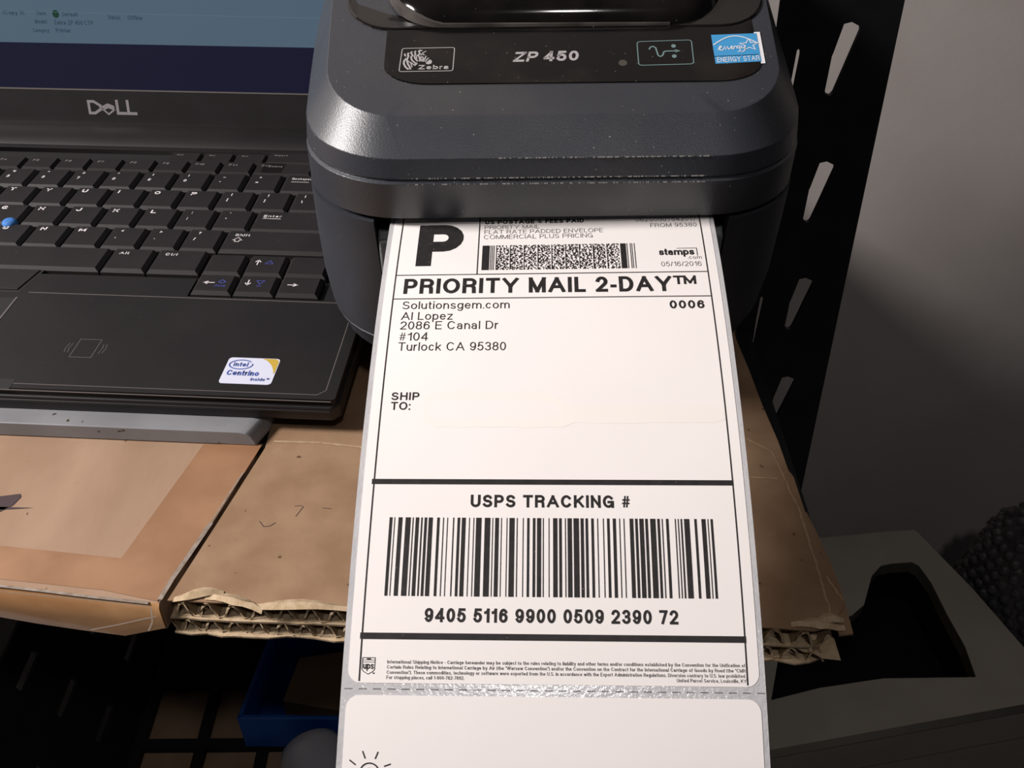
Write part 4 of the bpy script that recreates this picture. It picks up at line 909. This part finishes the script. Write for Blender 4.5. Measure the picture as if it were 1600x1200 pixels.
# torn curls on the front edge, creased strip along the right side
def curl(px, w, seed):
    r = random.Random(seed); x, y = C(px[0], px[1]); v = []; f = []
    n_ = 7
    for i in range(n_):
        t = i / (n_ - 1); hgt = math.sin(math.pi * t) * (1.2 + r.random() * 1.2)
        v += [(x + w * t, y + 3.2 * math.sin(math.pi * t) + px[2] * t, .05), (x + w * t, y - .4 + px[2] * t + r.random(), .4 + hgt), (x + w * t, y - 2.2 + px[2] * t + r.random(), .3 + hgt * .4)]
    for i in range(n_ - 1):
        for j in range(2): f.append((i * 3 + j, i * 3 + j + 1, (i + 1) * 3 + j + 1, (i + 1) * 3 + j))
    return child(mesh_obj('torn_paper_curl', v, f, M['torn'], None, smooth=50), cr)
curl((272, 936, 3.0), 16, 1); curl((322, 930, -6.0), 20, 2); curl((395, 946, -1.5), 32, 3); curl((1235, 975, -1.5), 17, 5); curl((1275, 972, 1.0), 9, 6)
cre = Ink(); rr = random.Random(5)
for A, B, w_ in (((1205, 705), (1250, 800), 1.0), ((1250, 800), (1275, 880), 1.3), ((1275, 880), (1300, 965), 1.1), ((1290, 900), (1318, 940), 1.2)):
    a_, b_ = np.array(C(*A)), np.array(C(*B)); n_ = 9
    cre.stroke([tuple(a_ + (b_ - a_) * t / n_ + np.array([(rr.random() - .5) * .5, 0])) for t in range(n_ + 1)], w_ * .6, cap=False)
child(cre.build('peeled_crease', lambda x, y, n: (x, y, n), M['crease'], None, .12), cr)
child(prism('side_ply', [C(1312, 990), C(1334, 988), C(1318, 930), C(1300, 880), C(1262, 800), C(1248, 790)], -1.5, -.6, M['card_old']), cr)
ridge = Ink(); ridge.stroke([C(428, 690), C(500, 692), C(575, 700)], 1.0, cap=False); ridge.stroke([C(1150, 745), C(1215, 748)], .7, cap=False); ridge.stroke([C(1158, 682), C(1205, 705)], .7, cap=False)
child(ridge.build('fold_line', lambda x, y, n: (x, y, n), M['crease'], None, .14), cr)
# frayed scraps at the corner
for i, (A, B) in enumerate((((1285, 1015), (1308, 1028)), ((1255, 1005), (1300, 1018)))):
    p0, p1 = C(*A, -8), C(*B, -9)
    child(mesh_obj('frayed_scrap', [(p0[0] - 6, p0[1] + 5, -6), (p1[0], p1[1] + 6, -6.5), (p1[0] + 1, p1[1] - 1, -9), (p0[0], p0[1] - 2, -10), (p0[0] - 4, p0[1], -9)], [(0, 1, 2, 3, 4)], M['torn'], None), cr)
# pencil scribble
sc = Ink(); sc.stroke([C(406, 815), C(412, 823), C(422, 822), C(430, 817)], .3); sc.stroke([C(461, 791), C(470, 790), C(474, 792), C(462, 807)], .25); sc.stroke([C(505, 794), C(517, 795)], .25)
child(sc.build('pencil_scribble', lambda x, y, n: (x, y, n), M['mark'], None, .08), cr)
# left sheet: taped box with its front edge wrapped in tape
cl = tag(empty('taped_cardboard_box', (-200, 300, 0)), 'flat brown cardboard box sealed with packing tape in front of the laptop', 'cardboard box')
bpy.context.view_layer.update()
fB = C(248, 945); fA = (-700.0, fB[1] + (C(0, 915)[1] - fB[1]) / (C(0, 915)[0] - fB[0]) * (-700.0 - fB[0])); sB = C(408, 700)  # left end lengthened out of view, also shading the lower shelf from the lamp
left = [fA, fB] + [(x - .7, y) for x, y in wob(fB, sB, 14, 1.0, 21)[1:]] + [(sB[0], 520.0), (fA[0], 520.0)]
child(prism('box_top', left, -13.5, 0, M["card"], bevel=.8), cl)
# front face sags forward: a bent flap below the edge
v = []; f = []; n_ = 36
low = [(-140, 940), (0, 964), (50, 973), (110, 983), (160, 987), (205, 995), (222, 996), (250, 975)]
def lowz(x):
    for (xa, ya), (xb, yb) in zip(low, low[1:]):
        if xa <= x <= xb: return ya + (yb - ya) * (x - xa) / (xb - xa)
flap_pts = []
for px in range(-140, 250, 6):
    r_ = ray(px, lowz(px)); q_ = onplane(px, lowz(px), (fB[0], fB[1] - 1, 0), (fB[1] - fA[1], -(fB[0] - fA[0]), 0)); flap_pts.append((q_[0], q_[2]))
def flapz(x, y): return float(np.interp(x, [p[0] for p in flap_pts], [p[1] for p in flap_pts]))
for i in range(n_ + 1):
    a_ = (fA[0] + (fB[0] - fA[0]) * i / n_, fA[1] + (fB[1] - fA[1]) * i / n_)
    yw_ = a_[1] - 1.0; zb = flapz(a_[0], yw_)
    v += [(a_[0], a_[1] + .6, .1), (a_[0], a_[1] - .8, -1.2), (a_[0], a_[1] - 1.6 - .5 * math.sin(i), (zb) * .55), (a_[0], yw_, zb), (a_[0], yw_ + 2.5, zb + .4), (a_[0], a_[1] + 3.5, -1.5)]
for i in range(n_):
    for j in range(5): f.append((i * 6 + j, i * 6 + j + 1, (i + 1) * 6 + j + 1, (i + 1) * 6 + j))
f += [(0, 1, 2, 3, 4, 5), tuple(n_ * 6 + k for k in (5, 4, 3, 2, 1, 0))]
child(mesh_obj('taped_front_flap', v, f, M['tape_film'], None, smooth=50), cl)
cw = Ink()  # pale ribbons along the wrinkles, glossy highlights painted as colour
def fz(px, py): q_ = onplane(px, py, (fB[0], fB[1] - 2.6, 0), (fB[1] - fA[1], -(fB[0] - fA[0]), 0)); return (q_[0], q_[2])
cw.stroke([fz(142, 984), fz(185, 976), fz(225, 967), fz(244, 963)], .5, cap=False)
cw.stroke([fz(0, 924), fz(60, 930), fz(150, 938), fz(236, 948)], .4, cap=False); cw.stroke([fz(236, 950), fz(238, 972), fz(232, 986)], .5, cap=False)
child(cw.build('tape_glint', lambda x, z, n: (x, fA[1] + (fB[1] - fA[1]) * (x - fA[0]) / (fB[0] - fA[0]) - 2.6, z), M['glint'], None), cl)
def tapep(name, pts, m='tape', z=.22):
    p = [C(*q) for q in pts]; return child(prism(name, p, .1, z, M[m]), cl)
tapep('packing_tape', [(155, 921), (246, 940), (330, 822), (410, 695), (318, 695)][:], z=.25)
tapep('packing_tape', [(-140, 832), (0, 853), (213, 875), (196, 926), (0, 905), (-140, 884)], z=.18)
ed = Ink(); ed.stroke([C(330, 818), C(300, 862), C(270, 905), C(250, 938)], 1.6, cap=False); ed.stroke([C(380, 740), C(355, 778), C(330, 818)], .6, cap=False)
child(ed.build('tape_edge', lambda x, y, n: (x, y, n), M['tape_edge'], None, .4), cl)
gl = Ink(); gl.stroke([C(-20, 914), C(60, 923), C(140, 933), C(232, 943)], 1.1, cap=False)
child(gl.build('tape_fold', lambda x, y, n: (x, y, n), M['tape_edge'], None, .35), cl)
mk = Ink(); mk.poly([C(-60, 785), C(0, 776), C(32, 772), C(33, 777), C(20, 790), C(0, 800), C(-60, 812)]); mk.poly([C(-10, 792), C(52, 794), C(0, 797)])
child(mk.build('printed_mark', lambda x, y, n: (x, y, n), M['mark'], None, .2), cl)

# ---------------------------------------------------------------- laser printer on the floor by the wall
ZT = -340.0
lp = tag(empty('laser_printer', (320, 480, -640)), 'beige grey office printer with a black sunken paper tray by the wall', 'printer')
bpy.context.view_layer.update()
def D(px, py, z=ZT): return onz(px, py, z)[:2]
outl = [D(1180, 1176), D(1380, 1140), D(1668, 1088), D(1600, 1012), D(1520, 920), D(1436, 834), D(1428, 828), D(1390, 830), D(1290, 840), (D(1290, 840)[0] - 110, D(1290, 840)[1] + 8)]
o_l = min(p[0] for p in outl); 
pit = [D(1205, 1094), D(1280, 1075), D(1380, 1060), D(1525, 1058), D(1508, 1010), D(1480, 960), D(1455, 910), D(1436, 884), D(1425, 878), D(1395, 880), D(1376, 884), D(1362, 900), D(1350, 945), D(1330, 962), D(1225, 975)]
deck = holed('top_cover', [(p[0], p[1]) for p in outl], [pit[::-1]], 6, M['laser']); deck.location = (0, 0, (ZT - 6) * MM); bpy.context.view_layer.update(); child(deck, lp)
fr2 = [D(1380, 1140), D(1590, 1101)]
bo_ = [(p[0] - (4 if p[0] > 250 else 0), p[1]) for p in outl]
child(prism('tray_floor', pit, ZT - 46, ZT - 44, M['pit']), lp)
n_ = len(pit); v = [(p[0], p[1], ZT - 1.0) for p in pit] + [(p[0], p[1], ZT - 46) for p in pit]
child(mesh_obj('tray_wall', v, [(i, (i + 1) % n_, n_ + (i + 1) % n_, n_ + i) for i in range(n_)], M['pit'], None), lp)
child(prism('body', outl, -640, ZT - 47, M['laser']), lp)
rim_w = [(p[0], p[1]) for p in outl]; n_ = len(rim_w)
child(mesh_obj('side_wall', [(p[0], p[1], ZT - 11) for p in rim_w] + [(p[0], p[1], ZT - 48) for p in rim_w], [(i, (i + 1) % n_, n_ + (i + 1) % n_, n_ + i) for i in range(n_)], M['laser'], None), lp)
rampp = [D(1295, 880), D(1352, 890), D(1348, 930), D(1330, 955), D(1290, 950)]
child(prism('paper_stop', rampp, ZT - 20, lambda x, y: ZT - 2 + .05 * (y - 440), M['laser'], smooth=30), lp)

# ---------------------------------------------------------------- bubble wrap standing beside the office printer
bw = tag(empty('bubble_wrap', (0, 0, 0)), 'tall crumpled heap of clear bubble wrap standing beside the beige office printer', 'bubble wrap')
ea, eb = np.array(D(1436, 834)), np.array(D(1668, 1088)); en = np.array([-(eb - ea)[1], (eb - ea)[0]]); en /= np.linalg.norm(en)
if en[0] < 0: en = -en
bx, by = np.array(D(1522, 925)) + en * 53
v = []; f = []; NA, NB = 30, 22; BH = ZT + 64 + 639.5
def bwr(i, j):
    s_ = j / NB; q_ = 1 - (1 - s_) ** 2; g = i / NA * 2 * math.pi; r_ = 46 * math.sqrt(max(0.0, 1 - q_ ** 9))
    k = 1 + .05 * math.sin(3 * g + 9 * q_) + .04 * math.sin(7 * g - 14 * q_)
    return (bx + r_ * k * math.cos(g), by + r_ * k * math.sin(g), -639.5 + BH * q_)
for j in range(NB + 1):
    for i in range(NA): v.append(bwr(i, j))
for j in range(NB):
    for i in range(NA): f.append((j * NA + i, j * NA + (i + 1) % NA, (j + 1) * NA + (i + 1) % NA, (j + 1) * NA + i))
mesh_obj('film', v, f, M['bubble'], bw, smooth=25)
v = []; f = []
for rw in range(14):
    jj = NB * (1 - math.sqrt(1 - (.62 + .027 * rw))); m_ = 26 if rw < 12 else 14
    for i in range(m_):
        c_ = np.array(bwr((i + .5 * (rw % 2)) / m_ * NA, jj)); b0 = len(v); r_ = 4.0
        for q_ in range(3):
            for w_ in range(8):
                v.append(tuple(c_ + r_ * np.array([math.cos(w_ * math.pi / 4) * math.cos(q_ * .7 - .7), math.sin(w_ * math.pi / 4) * math.cos(q_ * .7 - .7), math.sin(q_ * .7 - .7)])))
        v.append(tuple(c_ + np.array([0, 0, r_])))
        for q_ in range(2):
            for w_ in range(8): f.append((b0 + q_ * 8 + w_, b0 + q_ * 8 + (w_ + 1) % 8, b0 + q_ * 8 + 8 + (w_ + 1) % 8, b0 + q_ * 8 + 8 + w_))
        for w_ in range(8): f.append((b0 + 16 + w_, b0 + 16 + (w_ + 1) % 8, b0 + 24))
tag(mesh_obj('bubbles', v, f, M['bubble'], bw, smooth=60), kind='stuff')

# ---------------------------------------------------------------- things on the lower shelf
ZS = -356.0
def E_(px, py, z): return onz(px, py, z)[:2]
sheetp = tag(prism('brown_card_sheet', [(-262, 110), (-40, 110), (-40, 420), (-262, 420)], ZS, ZS + 2, M['brownbox']), 'plain brown cardboard sheet lying on the lower shelf under the black crate', 'cardboard')
ZC = ZS + 8
crate = tag(empty('plastic_crate', (-200, 280, ZS + 2)), 'black plastic crate with a latticed bottom and slotted side wall', 'crate')
bpy.context.view_layer.update()
# lattice of the crate bottom
wl = E_(232, 1147, ZC); wr = E_(310, 1156, ZC); wt = E_(262, 1068, ZC)
gx0 = wl[0] - 4; px_ = (E_(325, 1160, ZC)[0] - wl[0]); gy1 = E_(300, 1066, ZC)[1]; py_ = 44.0
xs = [gx0 + i * px_ for i in range(-1, 6)]
ys = [gy1 - j * (gy1 - wl[1] + 7) for j in range(0, 4)]
xL, xR = xs[1] - 2, xs[-1]; 
for x in xs[1:]: child(box('lattice_bar', (x - 4.0, ys[-1] - 4, ZC - 6), (x + 3.0, ys[0] + 60, ZC), M['crate']), crate)
for y in ys: child(box('lattice_bar', (xL, y - 3.6, ZC - 6.2), (xR, y + 3.6, ZC - .2), M['crate']), crate)
child(box('bottom_panel', (xL, ys[0] + 3, ZC - 6.4), (xR, ys[0] + 60, ZC - .4), M['crate']), crate)
bd = [(E_(287, 1066, ZC)[0] + 6 * math.cos(g * math.pi / 8), E_(287, 1066, ZC)[1] + 6 * math.sin(g * math.pi / 8)) for g in range(16)]
child(prism('bottom_boss', bd, ZC - 5, ZC + 1.5, M['crate']), crate)
child(box('back_wall', (xL, ys[0] + 58, ZC - 6), (xR, ys[0] + 62, ZC + 120), M['crate']), crate)
# slotted left wall leaning outwards, a plate with holes
WH = 120.0; LEN = (ys[0] + 60) - (ys[-1] - 4)
hl = []
for r_ in range(3):
    for c_ in range(3):
        y0_ = 24 + c_ * 62; z0_ = 30 + r_ * 34; hl.append([(y0_, z0_), (y0_ + 28, z0_), (y0_ + 28, z0_ + 6), (y0_, z0_ + 6)][::-1])
hl = [h_ for h_ in hl if max(p[0] for p in h_) < LEN - 6]
wall = holed('side_wall', [(0, 0), (LEN, 0), (LEN, WH), (0, WH)], hl, 1.5, M['crate'])
wall.rotation_euler = (math.radians(90), 0, math.radians(90)); wall.location = ((xL - 1) * MM, (ys[-1] - 4) * MM, (ZC - 6) * MM)
wall.rotation_euler = (Matrix.Rotation(math.radians(-28), 3, 'Y') @ wall.rotation_euler.to_matrix()).to_euler()
bpy.context.view_layer.update(); child(wall, crate)
# a printed carton beyond the crate wall
ca = tag(empty('printed_carton', (-330, 210, ZS)), 'small grey carton with a red stripe beside the black crate', 'carton')
bpy.context.view_layer.update()
cx0, cy0 = xL - 130, 150.0
child(box('carton_body', (cx0, cy0, ZS), (cx0 + 34, cy0 + 110, ZS + 40), M['paper_dim'], bevel=3), ca)
child(box('carton_stripe', (cx0 + 12, cy0 + 4, ZS + 40), (cx0 + 17, cy0 + 106, ZS + 40.3), M['red']), ca)
# blue bin with a brown box and a frosted bottle in the crate
def bz(px, py, z): return onz(px, py, z)
ZB = ZC + 1
bin_ = tag(empty('blue_bin', (*E_(440, 1100, ZB), ZB)), 'blue plastic bin standing in the black crate', 'bin')
bpy.context.view_layer.update()
q0, q1, q2, q3 = E_(384, 1166, ZB), E_(436, 1026, ZB), E_(560, 1030, ZB), E_(560, 1185, ZB)
bout = [q0, (q3[0] + 30, q0[1] - 2), (q3[0] + 30, q1[1]), q1]
child(prism('bin_floor', bout, ZB, ZB + 3, M['binblue']), bin_)
for nm, (p, q_) in zip(('bin_wall',) * 4, ((bout[0], bout[1]), (bout[1], bout[2]), (bout[2], bout[3]), (bout[3], bout[0]))):
    d_ = np.array(q_) - np.array(p); d_ = d_ / np.linalg.norm(d_); nn_ = np.array([-d_[1], d_[0]]) * 3
    child(prism(nm, [tuple(p), tuple(q_), tuple(np.array(q_) + nn_), tuple(np.array(p) + nn_)], ZB + 2, ZB + 34, M['binblue'], bevel=.8), bin_)
bb = [E_(442, 1098, ZB + 24), E_(468, 1030, ZB + 24), (q3[0] + 22, q1[1] - 8), (q3[0] + 22, E_(442, 1098, ZB + 24)[1] - 14)]
bb = [(max(p[0], bout[0][0] + 8), p[1]) for p in bb]
sb_ = tag(prism('small_brown_box', bb, ZB + 3, ZB + 26, M['brownbox'], bevel=.6), 'small brown cardboard box lying in the blue bin', 'box')
bo2 = tag(empty('frosted_bottle', (*E_(505, 1190, ZB + 20), ZB)), 'frosted clear plastic bottle lying in front of the blue bin', 'bottle')
bpy.context.view_layer.update()
v = []; f = []; rings_ = []
bxa = E_(478, 1150, ZB + 30); 
prof_ = [(0, 0.01), (0, 14), (4, 19), (12, 22), (95, 22), (98, 20), (100, .01)]
dirv = np.array([.45, -.9]); dirv /= np.linalg.norm(dirv); nv = np.array([dirv[1], -dirv[0]])
for (l_, r_) in prof_:
    for w_ in range(20):
        g = w_ * math.pi / 10; p_ = np.array(bxa) + dirv * l_ + nv * r_ * math.cos(g); v.append((p_[0], p_[1], ZC + 22.5 + r_ * math.sin(g)))
for i in range(len(prof_) - 1):
    for w_ in range(20): f.append((i * 20 + w_, i * 20 + (w_ + 1) % 20, (i + 1) * 20 + (w_ + 1) % 20, (i + 1) * 20 + w_))
child(mesh_obj('bottle_body', v, f, M['clear'], None, smooth=40), bo2)
